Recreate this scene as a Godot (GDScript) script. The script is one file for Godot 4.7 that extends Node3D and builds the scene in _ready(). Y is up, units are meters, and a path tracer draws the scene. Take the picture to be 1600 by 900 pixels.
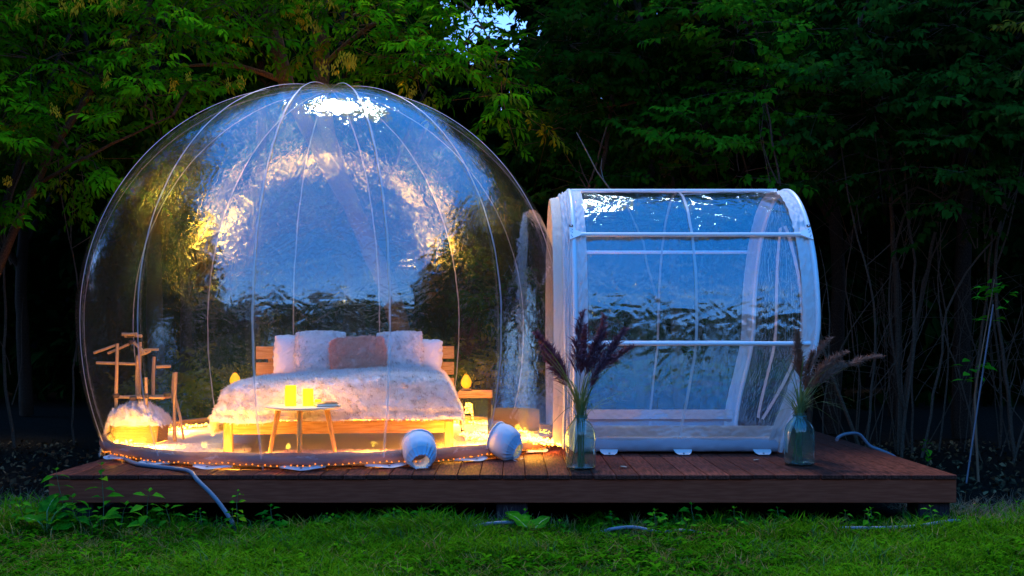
extends Node3D

# ---------------------------------------------------------------- measures (metres; y up, the camera looks along -z)
const DECK := 0.38                 # height of the deck boards above the ground
const DOME := Vector3(-1.513, 0.38, -8.32)   # middle of the dome's floor
const TUN_D := 8.2                 # distance of the tunnel's axis
var rng := RandomNumberGenerator.new()
var M := {}

# ---------------------------------------------------------------- mesh building
class MB:
	var v := PackedVector3Array()
	var n := PackedVector3Array()
	var t := PackedVector2Array()
	var ix := PackedInt32Array()

	func vert(p: Vector3, nn: Vector3, uv := Vector2.ZERO) -> int:
		v.append(p); n.append(nn); t.append(uv)
		return v.size() - 1

	func face(a: int, b: int, c: int) -> void:
		var g := (v[b] - v[a]).cross(v[c] - v[a])
		if g.dot(n[a] + n[b] + n[c]) > 0.0:
			ix.append(a); ix.append(c); ix.append(b)
		else:
			ix.append(a); ix.append(b); ix.append(c)

	func tri(a: Vector3, b: Vector3, c: Vector3, up: Vector3) -> void:
		var g := (b - a).cross(c - a).normalized()
		if g.dot(up) < 0.0:
			g = -g
		face(vert(a, g), vert(b, g, Vector2(1, 0)), vert(c, g, Vector2(1, 1)))

	func quad(a: Vector3, b: Vector3, c: Vector3, d: Vector3, up: Vector3) -> void:
		var g := (c - a).cross(d - b).normalized()
		if g.dot(up) < 0.0:
			g = -g
		var i := vert(a, g, Vector2(0, 0))
		vert(b, g, Vector2(1, 0)); vert(c, g, Vector2(1, 1)); vert(d, g, Vector2(0, 1))
		face(i, i + 1, i + 2); face(i, i + 2, i + 3)

	# a box with chamfered edges
	func box(c: Vector3, s: Vector3, b := Basis(), e := 0.006) -> void:
		var h := s * 0.5
		e = minf(e, minf(h.x, minf(h.y, h.z)) * 0.6)
		var g := h - Vector3(e, e, e)
		for ax in 3:
			for sg in [-1.0, 1.0]:
				var u := (ax + 1) % 3
				var w := (ax + 2) % 3
				var q := []
				for k in [[-1, -1], [1, -1], [1, 1], [-1, 1]]:
					var p := Vector3.ZERO
					p[ax] = sg * h[ax]; p[u] = k[0] * g[u]; p[w] = k[1] * g[w]
					q.append(c + b * p)
				var nn := Vector3.ZERO
				nn[ax] = sg
				quad(q[0], q[1], q[2], q[3], b * nn)
				# edges between this face and the next axis
				for s2 in [-1.0, 1.0]:
					var q2 := []
					for k in [0, 1, 2, 3]:
						var p := Vector3.ZERO
						var first: bool = k < 2
						p[ax] = sg * (h[ax] if first else g[ax])
						p[u] = s2 * (g[u] if first else h[u])
						p[w] = (g[w] if k in [1, 2] else -g[w])
						q2.append(c + b * p)
					var n2 := Vector3.ZERO
					n2[ax] = sg; n2[u] = s2
					quad(q2[0], q2[1], q2[2], q2[3], b * n2.normalized())
		for sx in [-1.0, 1.0]:
			for sy in [-1.0, 1.0]:
				for sz in [-1.0, 1.0]:
					var k := Vector3(sx, sy, sz)
					tri(c + b * (k * Vector3(h.x, g.y, g.z)), c + b * (k * Vector3(g.x, h.y, g.z)), c + b * (k * Vector3(g.x, g.y, h.z)), b * k)

	# a tube along points with a radius at each
	func tube(pts: Array, rad: Array, sides := 6, caps := true) -> void:
		var m := pts.size()
		var ref := Vector3(0.31, 0.17, 0.94).normalized()
		var base := v.size()
		var run := 0.0
		for i in m:
			var d: Vector3 = (pts[mini(i + 1, m - 1)] - pts[maxi(i - 1, 0)])
			d = d.normalized() if d.length() > 1e-9 else Vector3.UP
			var side := d.cross(ref)
			if side.length() < 0.05:
				side = d.cross(Vector3(0.9, 0.1, 0.2))
			side = side.normalized()
			ref = side.cross(d).normalized()
			if i > 0:
				run += (pts[i] - pts[i - 1]).length()
			for k in sides + 1:
				var a := TAU * k / sides
				var o := side * cos(a) + ref * sin(a)
				vert(pts[i] + o * float(rad[i]), o, Vector2(float(k) / sides, run))
		for i in m - 1:
			for k in sides:
				var a := base + i * (sides + 1) + k
				face(a, a + 1, a + sides + 2); face(a, a + sides + 2, a + sides + 1)
		if caps:
			for i in [0, m - 1]:
				if float(rad[i]) < 0.0015:
					continue
				var d: Vector3 = (pts[0] - pts[1] if i == 0 else pts[m - 1] - pts[m - 2]).normalized()
				var c := vert(pts[i], d)
				for k in sides:
					var p: Vector3 = v[base + i * (sides + 1) + k]
					var q: Vector3 = v[base + i * (sides + 1) + k + 1]
					face(c, vert(p, d), vert(q, d))

	# a surface fn(u, w) for u, w in 0..1
	func grid(nu: int, nw: int, fn: Callable, uvs := Vector2(1, 1), uv0 := Vector2.ZERO, turn := 1.0) -> void:
		var base := v.size()
		for i in nu + 1:
			for j in nw + 1:
				vert(fn.call(float(i) / nu, float(j) / nw), Vector3.UP, uv0 + Vector2(float(i) / nu * uvs.x, float(j) / nw * uvs.y))
		for i in nu + 1:
			for j in nw + 1:
				var du := v[base + mini(i + 1, nu) * (nw + 1) + j] - v[base + maxi(i - 1, 0) * (nw + 1) + j]
				var dw := v[base + i * (nw + 1) + mini(j + 1, nw)] - v[base + i * (nw + 1) + maxi(j - 1, 0)]
				var c := du.cross(dw)
				n[base + i * (nw + 1) + j] = (c.normalized() if c.length() > 1e-12 else Vector3.UP) * turn
		for i in nu:
			for j in nw:
				var a := base + i * (nw + 1) + j
				face(a, a + nw + 1, a + nw + 2); face(a, a + nw + 2, a + 1)

	# a turned shape: profile of (radius, height) round the axis of xf's y
	func lathe(prof: Array, segs: int, xf := Transform3D()) -> void:
		var base := v.size()
		var m := prof.size()
		for i in m:
			var d: Vector2 = prof[mini(i + 1, m - 1)] - prof[maxi(i - 1, 0)]
			var nr := Vector2(d.y, -d.x).normalized()
			for k in segs + 1:
				var a := TAU * k / segs
				var r := Vector3(cos(a), 0, sin(a))
				vert(xf * (r * prof[i].x + Vector3(0, prof[i].y, 0)), (xf.basis * (r * nr.x + Vector3(0, nr.y, 0))).normalized(), Vector2(float(k) / segs, float(i) / m))
		for i in m - 1:
			for k in segs:
				var a := base + i * (segs + 1) + k
				face(a, a + 1, a + segs + 2); face(a, a + segs + 2, a + segs + 1)

	func ball(c: Vector3, r: float) -> void:
		var b := v.size()
		for d in [Vector3.UP, Vector3.DOWN, Vector3.LEFT, Vector3.RIGHT, Vector3.FORWARD, Vector3.BACK]:
			vert(c + d * r, d)
		for y in [0, 1]:
			for k in [[2, 4], [4, 3], [3, 5], [5, 2]]:
				face(b + y, b + k[0], b + k[1])

	func mesh(m: Material, onto: ArrayMesh = null) -> ArrayMesh:
		var a := []
		a.resize(Mesh.ARRAY_MAX)
		a[Mesh.ARRAY_VERTEX] = v; a[Mesh.ARRAY_NORMAL] = n; a[Mesh.ARRAY_TEX_UV] = t; a[Mesh.ARRAY_INDEX] = ix
		var am := onto if onto else ArrayMesh.new()
		am.add_surface_from_arrays(Mesh.PRIMITIVE_TRIANGLES, a)
		if m:
			am.surface_set_material(am.get_surface_count() - 1, m)
		return am

# ---------------------------------------------------------------- nodes
func tag(o: Node3D, label := "", category := "", group := "", kind := "") -> Node3D:
	if label: o.set_meta("label", label)
	if category: o.set_meta("category", category)
	if group: o.set_meta("group", group)
	if kind: o.set_meta("kind", kind)
	return o

func thing(called: String, label: String, category: String, at := Vector3.ZERO, group := "") -> Node3D:
	var o := Node3D.new()
	o.name = called
	add_child(o, true)
	o.position = at
	return tag(o, label, category, group)

func put(called: String, mesh: Mesh, parent: Node3D = self) -> MeshInstance3D:
	var o := MeshInstance3D.new()
	o.name = called
	o.mesh = mesh
	o.cast_shadow = GeometryInstance3D.SHADOW_CASTING_SETTING_ON
	parent.add_child(o, true)
	return o

func obj(called: String, b: MB, m: Material, parent: Node3D = self) -> MeshInstance3D:
	return put(called, b.mesh(m), parent)

func copies(called: String, mesh: Mesh, xfs: Array, cols: Array, parent: Node3D = self) -> MultiMeshInstance3D:
	var mm := MultiMesh.new()
	mm.transform_format = MultiMesh.TRANSFORM_3D
	mm.use_colors = true
	mm.mesh = mesh
	mm.instance_count = xfs.size()
	for i in xfs.size():
		mm.set_instance_transform(i, xfs[i])
		mm.set_instance_color(i, cols[i])
	var o := MultiMeshInstance3D.new()
	o.name = called
	o.multimesh = mm
	o.set_meta("kind", "stuff")
	parent.add_child(o, true)
	return o

func omni(called: String, at: Vector3, c: Color, e: float, size: float, parent: Node3D = self) -> void:
	var l := OmniLight3D.new()
	l.name = called
	l.light_color = c
	l.light_energy = e
	l.light_size = size
	l.omni_range = 60.0
	l.omni_attenuation = 2.0
	l.shadow_enabled = true
	parent.add_child(l, true)
	l.position = at

# a lamp that throws its light downwards, on what it lies on
func down_light(called: String, at: Vector3, c: Color, e: float, size: float, parent: Node3D) -> void:
	var l := SpotLight3D.new()
	l.name = called
	l.light_color = c
	l.light_energy = e
	l.light_size = size
	l.spot_angle = 82.0
	l.spot_angle_attenuation = 0.4
	l.spot_range = 60.0
	l.spot_attenuation = 2.0
	l.shadow_enabled = true
	parent.add_child(l, true)
	l.position = at
	l.rotation_degrees.x = -90.0

# ---------------------------------------------------------------- materials
func lin(r: float, g: float, b: float, a := 1.0) -> Color:
	var c := Color(r, g, b, 1.0).linear_to_srgb()
	c.a = a
	return c

func noise_tex(freq: float, oct: int, lo: Color, hi: Color, kind := FastNoiseLite.TYPE_SIMPLEX_SMOOTH, size := 512, sd := 1, contrast := 0.25) -> NoiseTexture2D:
	var f := FastNoiseLite.new()
	f.noise_type = kind
	f.frequency = freq
	f.fractal_octaves = oct
	f.seed = sd
	var g := Gradient.new()
	g.set_color(0, lo); g.set_color(1, hi)
	g.set_offset(0, contrast); g.set_offset(1, 1.0 - contrast)
	var t := NoiseTexture2D.new()
	t.width = size; t.height = size
	t.seamless = true
	t.noise = f
	t.color_ramp = g
	return t

func grey_tex(freq: float, oct: int, sd := 1, size := 512) -> NoiseTexture2D:
	return noise_tex(freq, oct, Color.BLACK, Color.WHITE, FastNoiseLite.TYPE_SIMPLEX_SMOOTH, size, sd, 0.1)

func mat(c: Color, rough := 0.8, spec := 0.5) -> StandardMaterial3D:
	var m := StandardMaterial3D.new()
	m.albedo_color = c
	m.roughness = rough
	m.metallic_specular = spec
	return m

func grain(lo: Color, hi: Color, scale: Vector3, rough: float, bump: float, sd: int, freq := 0.012) -> StandardMaterial3D:
	var m := mat(Color.WHITE, rough, 0.16)
	m.albedo_texture = noise_tex(freq, 5, lo, hi, FastNoiseLite.TYPE_SIMPLEX_SMOOTH, 512, sd)
	m.uv1_triplanar = true
	m.uv1_scale = scale
	if bump > 0.0:
		m.heightmap_enabled = true
		m.heightmap_texture = grey_tex(freq * 1.5, 5, sd + 40)
		m.heightmap_scale = bump
	return m

func leafy(backlight := 0.35, rough := 0.5, spec := 0.4) -> StandardMaterial3D:
	var m := mat(Color.WHITE, rough, spec)
	if spec < 0.1:
		m.specular_mode = BaseMaterial3D.SPECULAR_DISABLED
	m.vertex_color_use_as_albedo = true
	m.backlight_enabled = true
	m.backlight = Color(backlight, backlight, backlight)
	return m

# creases of tight plastic film: short straight ridges laid over soft waves
func crease_tex(size: int, strokes: int, sd: int, long := 1.0, wide := 1.0) -> ImageTexture:
	var r := RandomNumberGenerator.new()
	r.seed = sd
	var f := FastNoiseLite.new()
	f.seed = sd
	f.frequency = 1.0
	f.fractal_octaves = 3
	var h := PackedFloat32Array()
	h.resize(size * size)
	# soft waves on a torus so that the texture repeats
	var small := 128
	var low := PackedFloat32Array()
	low.resize(small * small)
	for y in small:
		for x in small:
			var a := TAU * x / small
			var b := TAU * y / small
			low[y * small + x] = f.get_noise_3d(cos(a) * 1.3 + 3.0 * sin(b), sin(a) * 1.3 + 5.0, cos(b) * 1.6 + cos(a) * 0.7)
	var q := float(small) / size
	for y in size:
		var fy := y * q
		var y0 := int(fy)
		var ty := fy - y0
		var y1 := (y0 + 1) % small
		for x in size:
			var fx := x * q
			var x0 := int(fx)
			var tx := fx - x0
			var x1 := (x0 + 1) % small
			h[y * size + x] = 0.5 + 0.16 * lerpf(lerpf(low[y0 * small + x0], low[y0 * small + x1], tx), lerpf(low[y1 * small + x0], low[y1 * small + x1], tx), ty)
	for s in strokes:
		var p := Vector2(r.randf() * size, r.randf() * size)
		var ang := r.randfn(0.0, 0.75) + (0.0 if r.randf() < 0.75 else PI / 2)
		var len := size * (0.018 + 0.085 * pow(r.randf(), 2.5)) * long
		var wid := size * (0.0022 + 0.0042 * r.randf()) * wide
		var amp := 0.20 * (0.25 + r.randf()) * (1.0 if r.randf() < 0.55 else -1.0) * (wid / (size * 0.0045))
		var bend := r.randfn(0.0, 0.5) / len
		var steps := int(len)
		for i in steps:
			var e := sin(PI * i / steps)
			var d := Vector2(cos(ang), sin(ang))
			p += d
			ang += bend
			var side := Vector2(-d.y, d.x)
			var w := int(ceil(wid))
			for k in range(-w, w + 1):
				var z := p + side * k
				var xi := posmod(int(z.x), size)
				var yi := posmod(int(z.y), size)
				var prof := 1.0 - absf(k) / (wid + 1.0)
				h[yi * size + xi] += amp * e * prof * 0.35
	# one soft blur
	var o := PackedFloat32Array()
	o.resize(size * size)
	for y in size:
		var up := posmod(y - 1, size) * size
		var mid := y * size
		var dn := posmod(y + 1, size) * size
		for x in size:
			var l := posmod(x - 1, size)
			var g := posmod(x + 1, size)
			o[mid + x] = (h[mid + x] * 2.0 + h[mid + l] + h[mid + g] + h[up + x] + h[dn + x]) / 6.0
	return ImageTexture.create_from_image(Image.create_from_data(size, size, false, Image.FORMAT_RF, o.to_byte_array()))

func film(haze: float, tint: Color, crease: Texture2D, depth: float) -> StandardMaterial3D:
	var m := mat(Color(tint.r, tint.g, tint.b, haze), 0.07, 0.5)
	m.transparency = BaseMaterial3D.TRANSPARENCY_ALPHA
	m.heightmap_enabled = true
	m.heightmap_texture = crease
	m.heightmap_scale = depth
	return m

# the film's outer face: a thin share of mirror, the rest clear
func shine(like: StandardMaterial3D, share: float) -> StandardMaterial3D:
	var m: StandardMaterial3D = like.duplicate()
	var im := Image.create(4, 4, false, Image.FORMAT_RGBA8)
	im.fill(Color.WHITE)
	m.albedo_texture = ImageTexture.create_from_image(im)
	m.albedo_color = Color(0.74, 0.94, 1.0, share)
	m.metallic = 1.0
	m.roughness = 0.06
	return m

func glow(c: Color, e: float) -> StandardMaterial3D:
	var m := mat(c, 0.6)
	m.emission_enabled = true
	m.emission = c
	m.emission_energy_multiplier = e
	return m

func make_materials() -> void:
	for k in 5:
		var f := 0.8 + 0.1 * k
		M["plank%d" % k] = grain(lin(0.05 * f, 0.013 * f, 0.009 * f), lin(0.145 * f, 0.039 * f, 0.026 * f), Vector3(9, 9, 0.9), 0.62, 0.12, 11 + k)
	M.fascia = grain(lin(0.28, 0.05, 0.024), lin(0.36, 0.068, 0.033), Vector3(0.7, 8, 8), 0.7, 0.04, 21)
	M.post = grain(lin(0.03, 0.02, 0.022), lin(0.06, 0.035, 0.035), Vector3(8, 0.8, 8), 0.8, 0.1, 22)
	M.pine = grain(lin(0.42, 0.22, 0.075), lin(0.6, 0.36, 0.15), Vector3(0.8, 9, 9), 0.5, 0.04, 23)
	M.pine_leg = grain(lin(0.42, 0.22, 0.075), lin(0.6, 0.36, 0.15), Vector3(9, 0.8, 9), 0.5, 0.04, 24)
	M.stick = grain(lin(0.34, 0.2, 0.09), lin(0.62, 0.42, 0.24), Vector3(7, 7, 7), 0.75, 0.1, 25, 0.03)
	M.dark_bark = grain(lin(0.02, 0.013, 0.009), lin(0.06, 0.04, 0.028), Vector3(7, 2, 7), 0.9, 0.3, 26, 0.03)
	M.warm_bark = grain(lin(0.07, 0.035, 0.018), lin(0.22, 0.115, 0.05), Vector3(6, 2, 6), 0.9, 0.4, 27, 0.03)
	M.sapling_bark = grain(lin(0.05, 0.032, 0.021), lin(0.115, 0.078, 0.053), Vector3(9, 2, 9), 0.85, 0.2, 28, 0.03)
	M.soil = grain(lin(0.004, 0.003, 0.002), lin(0.016, 0.011, 0.006), Vector3(1.7, 1.7, 1.7), 0.95, 1.2, 29, 0.02)
	M.lawn_soil = grain(lin(0.012, 0.018, 0.005), lin(0.03, 0.055, 0.01), Vector3(1.3, 1.3, 1.3), 0.95, 1.2, 30, 0.02)
	M.leaf = leafy(0.8, 1.0, 0.05)
	M.grass = leafy(0.9, 1.0, 0.05)
	M.fur = leafy(0.35, 0.9, 0.05)
	M.litter = leafy(0.0, 0.9, 0.05)
	var cr := crease_tex(1024, 2300, 5, 1.9, 1.7)
	M.film = film(0.003, Color(0.93, 0.92, 0.9), cr, 0.55)
	M.tunnel_film = film(0.003, Color(0.9, 0.93, 0.97), crease_tex(1024, 1500, 8, 2.4, 2.1), 1.3)
	M.gloss = shine(M.film, 0.175)
	M.tunnel_gloss = shine(M.tunnel_film, 0.18)
	M.seam = mat(Color(0.95, 0.95, 0.97, 0.34), 0.32)
	M.seam.transparency = BaseMaterial3D.TRANSPARENCY_ALPHA
	M.white_cloth = mat(lin(0.62, 0.63, 0.64), 0.8, 0.3)
	M.white_cloth.heightmap_enabled = true
	M.white_cloth.heightmap_texture = crease_tex(512, 700, 12)
	M.white_cloth.heightmap_scale = 1.4
	M.white_cloth.backlight_enabled = true
	M.white_cloth.backlight = Color(0.45, 0.45, 0.45)
	M.beige_cloth = M.white_cloth.duplicate()
	M.beige_cloth.backlight = lin(0.17, 0.14, 0.1)
	M.beige_cloth.albedo_color = lin(0.66, 0.56, 0.45)
	M.vent_cloth = mat(lin(0.62, 0.63, 0.68), 0.75)
	M.vent_hem = mat(lin(0.3, 0.5, 0.66), 0.7)
	M.dark_ring = mat(lin(0.05, 0.03, 0.02), 0.5)
	M.bar = mat(lin(0.78, 0.8, 0.83), 0.35)
	M.band = mat(lin(0.22, 0.15, 0.14), 0.5, 0.2)
	M.band.backlight_enabled = true
	M.band.backlight = lin(0.02, 0.012, 0.008)
	M.floor = mat(lin(0.62, 0.55, 0.45), 0.5)
	M.sheet = mat(lin(0.8, 0.8, 0.82), 0.85)
	M.black = mat(lin(0.01, 0.01, 0.012), 0.5)
	M.lilac_cloth = mat(lin(0.4, 0.38, 0.42), 0.75)
	M.white = mat(lin(0.8, 0.8, 0.8), 0.5)
	M.table = mat(lin(0.66, 0.58, 0.5), 0.4)
	M.hose = mat(lin(0.17, 0.19, 0.23), 0.45, 0.3)
	M.wire = mat(lin(0.5, 0.3, 0.1), 0.4)
	M.bulb = glow(Color(1.0, 0.7, 0.24), 6.0)
	M.dot = glow(Color(1.0, 0.5, 0.08), 1.0)
	M.candle = glow(Color(1.0, 0.86, 0.12), 0.42)
	M.shade = glow(Color(1.0, 0.76, 0.08), 0.3)
	M.glass = mat(Color(0.86, 0.98, 0.96, 0.02), 0.02)
	M.glass.refraction_enabled = true
	M.glass.refraction_scale = 0.05
	M.reed = mat(lin(0.12, 0.16, 0.06), 0.6, 0.2)
	M.reed.backlight_enabled = true
	M.reed.backlight = lin(0.06, 0.09, 0.02)
	M.plume = mat(lin(0.2, 0.07, 0.09), 0.9, 0.1)
	M.plume_brown = mat(lin(0.26, 0.13, 0.09), 0.9, 0.1)
	M.wicker = mat(lin(0.5, 0.28, 0.08), 0.7)
	M.stem = mat(lin(0.08, 0.09, 0.04), 0.7)
	M.stake = mat(lin(0.2, 0.18, 0.2), 0.7, 0.2)
	M.cane = mat(lin(0.2, 0.1, 0.05), 0.6)
	M.fur_base = mat(lin(0.85, 0.8, 0.81), 0.9, 0.05)
	M.pink_base = mat(lin(0.85, 0.47, 0.4), 0.9)
	M.book = mat(lin(0.09, 0.04, 0.035), 0.5)
	M.pale_bark = grain(lin(0.16, 0.13, 0.11), lin(0.28, 0.24, 0.2), Vector3(9, 2, 9), 0.85, 0.2, 31, 0.03)
	M.dark_bark_warm = grain(lin(0.045, 0.026, 0.016), lin(0.12, 0.07, 0.04), Vector3(6, 2, 6), 0.9, 0.4, 32, 0.03)
	M.seeds = mat(lin(0.5, 0.34, 0.02), 0.6)
	M.seeds.specular_mode = BaseMaterial3D.SPECULAR_DISABLED
	M.seeds.backlight_enabled = true
	M.seeds.backlight = lin(0.5, 0.36, 0.02)
	var tones := [lin(0.03, 0.16, 0.006), lin(0.065, 0.24, 0.01), lin(0.14, 0.25, 0.006), lin(0.018, 0.12, 0.008)]
	for k in 4:
		var m := mat(tones[k], 0.6, 0.12)
		m.specular_mode = BaseMaterial3D.SPECULAR_DISABLED
		m.backlight_enabled = true
		m.backlight = lin(0.05, 0.2, 0.004)
		M["single%d" % k] = m
	M.stem_pale = mat(lin(0.14, 0.22, 0.06), 0.6)
	M.orange_leaf = mat(lin(0.5, 0.17, 0.04), 0.7)
	M.dry_leaf = mat(lin(0.4, 0.3, 0.22), 0.8)
	M.glass_ring = mat(lin(0.04, 0.2, 0.2), 0.25)
	M.wicker_pale = mat(lin(0.3, 0.2, 0.08), 0.9, 0.1)

func _ready() -> void:
	rng.seed = 7
	# camera: an eye 1.26 m above the ground, level, the lens shifted up a little
	var cam := Camera3D.new()
	cam.name = "camera"
	cam.projection = Camera3D.PROJECTION_FRUSTUM
	cam.near = 0.1
	cam.far = 500.0
	cam.size = 0.1 * 900.0 / 1555.0
	cam.frustum_offset = Vector2(0.0, 0.1 * 76.0 / 1555.0)
	cam.position = Vector3(0, 1.255, 0)
	cam.current = true
	add_child(cam)
	# dusk sky
	var sky := ProceduralSkyMaterial.new()
	sky.sky_top_color = lin(0.02, 0.25, 0.82)
	sky.sky_horizon_color = lin(0.48, 0.62, 0.95)
	sky.sky_curve = 0.17
	sky.ground_bottom_color = lin(0.02, 0.03, 0.02)
	sky.ground_horizon_color = lin(0.03, 0.04, 0.04)
	sky.sun_angle_max = 1.0
	var e := Environment.new()
	e.background_mode = Environment.BG_SKY
	e.sky = Sky.new()
	e.sky.sky_material = sky
	e.tonemap_mode = Environment.TONE_MAPPER_LINEAR
	e.tonemap_exposure = 2.75
	e.sdfgi_enabled = true
	e.ssao_enabled = true
	e.ssil_enabled = true
	var we := WorldEnvironment.new()
	we.name = "environment"
	we.environment = e
	add_child(we)
	# what is left of the daylight: a soft patch of bright sky high behind the trees
	var sun := DirectionalLight3D.new()
	sun.name = "daylight"
	sun.light_color = Color(1.0, 0.97, 0.92)
	sun.light_energy = 0.33
	sun.light_angular_distance = 10.0
	sun.shadow_enabled = true
	add_child(sun)
	sun.look_at_from_position(Vector3(-0.45, 8.0, -4.4), Vector3.ZERO)

	make_materials()
	make_leaf_meshes()
	build_ground()
	build_woods()
	build_deck()
	build_dome()
	build_tunnel()
	build_bed()
	build_furniture()
	build_lights()
	build_vases()
	build_cables()
	build_lawn()
	build_weeds()

func P(x: float, y: float, d: float) -> Vector3:
	return Vector3(x, y, -d)

func build_ground() -> void:
	var b := MB.new()
	var f := FastNoiseLite.new()
	f.frequency = 0.6
	b.grid(60, 60, func(u, w):
		var x: float = (u - 0.5)
		var z: float = (w - 0.5)
		x = signf(x) * (absf(x) * 16.0 + pow(absf(x) * 2.0, 4.0) * 140.0)
		z = signf(z) * (absf(z) * 20.0 + pow(absf(z) * 2.0, 4.0) * 140.0)
		return Vector3(x, -0.03 + 0.03 * f.get_noise_2d(x, z), z - 6.0), Vector2(1, 1), Vector2.ZERO, -1.0)
	tag(obj("ground", b, M.soil), "dark forest soil with leaf litter under the trees", "ground", "", "structure")
	var g := MB.new()
	g.grid(50, 30, func(u, w):
		var x: float = -9.0 + 18.0 * u
		var z: float = -6.75 + 26.0 * w
		var edge: float = minf(minf(u, 1.0 - u) * 18.0, w * 26.0)
		return Vector3(x, -0.06 + 0.07 * smoothstep(0.0, 0.8, edge) + 0.025 * f.get_noise_2d(x * 2.0, z * 2.0), z), Vector2(1, 1), Vector2.ZERO, -1.0)
	tag(obj("lawn", g, M.lawn_soil), "short green lawn in front of the wooden deck", "lawn", "", "structure")

func build_deck() -> void:
	var t := thing("wooden_deck", "low dark red-brown plank deck under the bubble tent", "deck", P(0, 0, 6.3))
	var x := -2.94
	var i := 0
	var r := RandomNumberGenerator.new()
	r.seed = 3
	var shapes := []
	for k in 4:
		var b := MB.new()
		b.box(Vector3(0, 0, -1.95), Vector3(0.1405, 0.028, 3.9), Basis(), 0.004)
		shapes.append(b)
	while x < 2.75:
		var o := obj("plank", shapes[i % 4], M["plank%d" % (r.randi() % 5)], t)
		o.position = Vector3(x + 0.072, DECK - 0.014 + r.randf_range(-0.0025, 0.0), r.randf_range(-0.006, 0.006))
		x += 0.144
		i += 1
	var w := x + 2.94
	var fr := MB.new()
	fr.box(Vector3(-2.94 + w / 2, DECK - 0.031 - 0.0745, -0.03), Vector3(w, 0.149, 0.035), Basis(), 0.004)
	obj("front_board", fr, M.fascia, t)
	for s in [-2.94 + 0.0185, -2.94 + w - 0.0185]:
		var sb := MB.new()
		sb.box(Vector3(s, DECK - 0.031 - 0.0745, -1.98), Vector3(0.035, 0.149, 3.8), Basis(), 0.004)
		obj("side_board", sb, M.fascia, t)
	for p in [[-2.78, -0.16], [0.0, -0.16], [2.7, -0.16], [-2.78, -2.0], [0.0, -2.0], [2.7, -2.0], [-2.78, -3.7], [2.7, -3.7]]:
		var lb := MB.new()
		lb.box(Vector3(p[0], 0.08, p[1]), Vector3(0.2, 0.24, 0.2), Basis(), 0.01)
		obj("post", lb, M.post, t)
	for k in 5:
		var jb := MB.new()
		jb.box(Vector3(-2.94 + w / 2, DECK - 0.031 - 0.06, -0.75 - 0.72 * k), Vector3(w - 0.08, 0.118, 0.05), Basis(), 0.004)
		obj("joist", jb, M.post, t)

# ---------------------------------------------------------------- the bubble tent
func dome_dir(az: float) -> Vector3:
	var f := Vector3(-DOME.x, 0, -DOME.z).normalized()
	var r := Vector3(f.z, 0, -f.x)
	return f * cos(az) + r * sin(az)

func dome_rh(th: float) -> Vector2:
	return Vector2(1.95 * cos(th), 1.0 + (1.93 if th > 0.0 else 2.27) * sin(th))

const TH0 := -0.4562

# towards the tunnel the foot of the dome comes out to meet it
func flare(az: float) -> float:
	return 0.17 * exp(-pow(wrapf(az - 1.36, -PI, PI) / 0.48, 2.0))

func dome_at(az: float, th: float, off := 0.0) -> Vector3:
	var q := dome_rh(th)
	var d := dome_dir(az)
	return d * (q.x + flare(az) * clampf(th / TH0, 0.0, 1.0) + off * cos(th)) + Vector3(0, q.y + off * sin(th), 0)

func tun_rh(th: float) -> Vector2:
	# (towards the camera, height) of the tunnel's outline; th 0 front, PI/2 top, PI back
	var s := sin(th)
	return Vector2(0.95 * cos(th), 0.95 + (1.1 if s > 0.0 else 1.45) * s)

const TT0 := -0.69

func tun_end(h: float) -> float:
	return 1.985 + 0.225 * smoothstep(-0.1, 1.0, h)

func tun_at(x: float, th: float, off := 0.0) -> Vector3:
	var q := tun_rh(th)
	return Vector3(x, DECK + q.y + off * sin(th), -TUN_D + q.x + off * cos(th))

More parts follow.
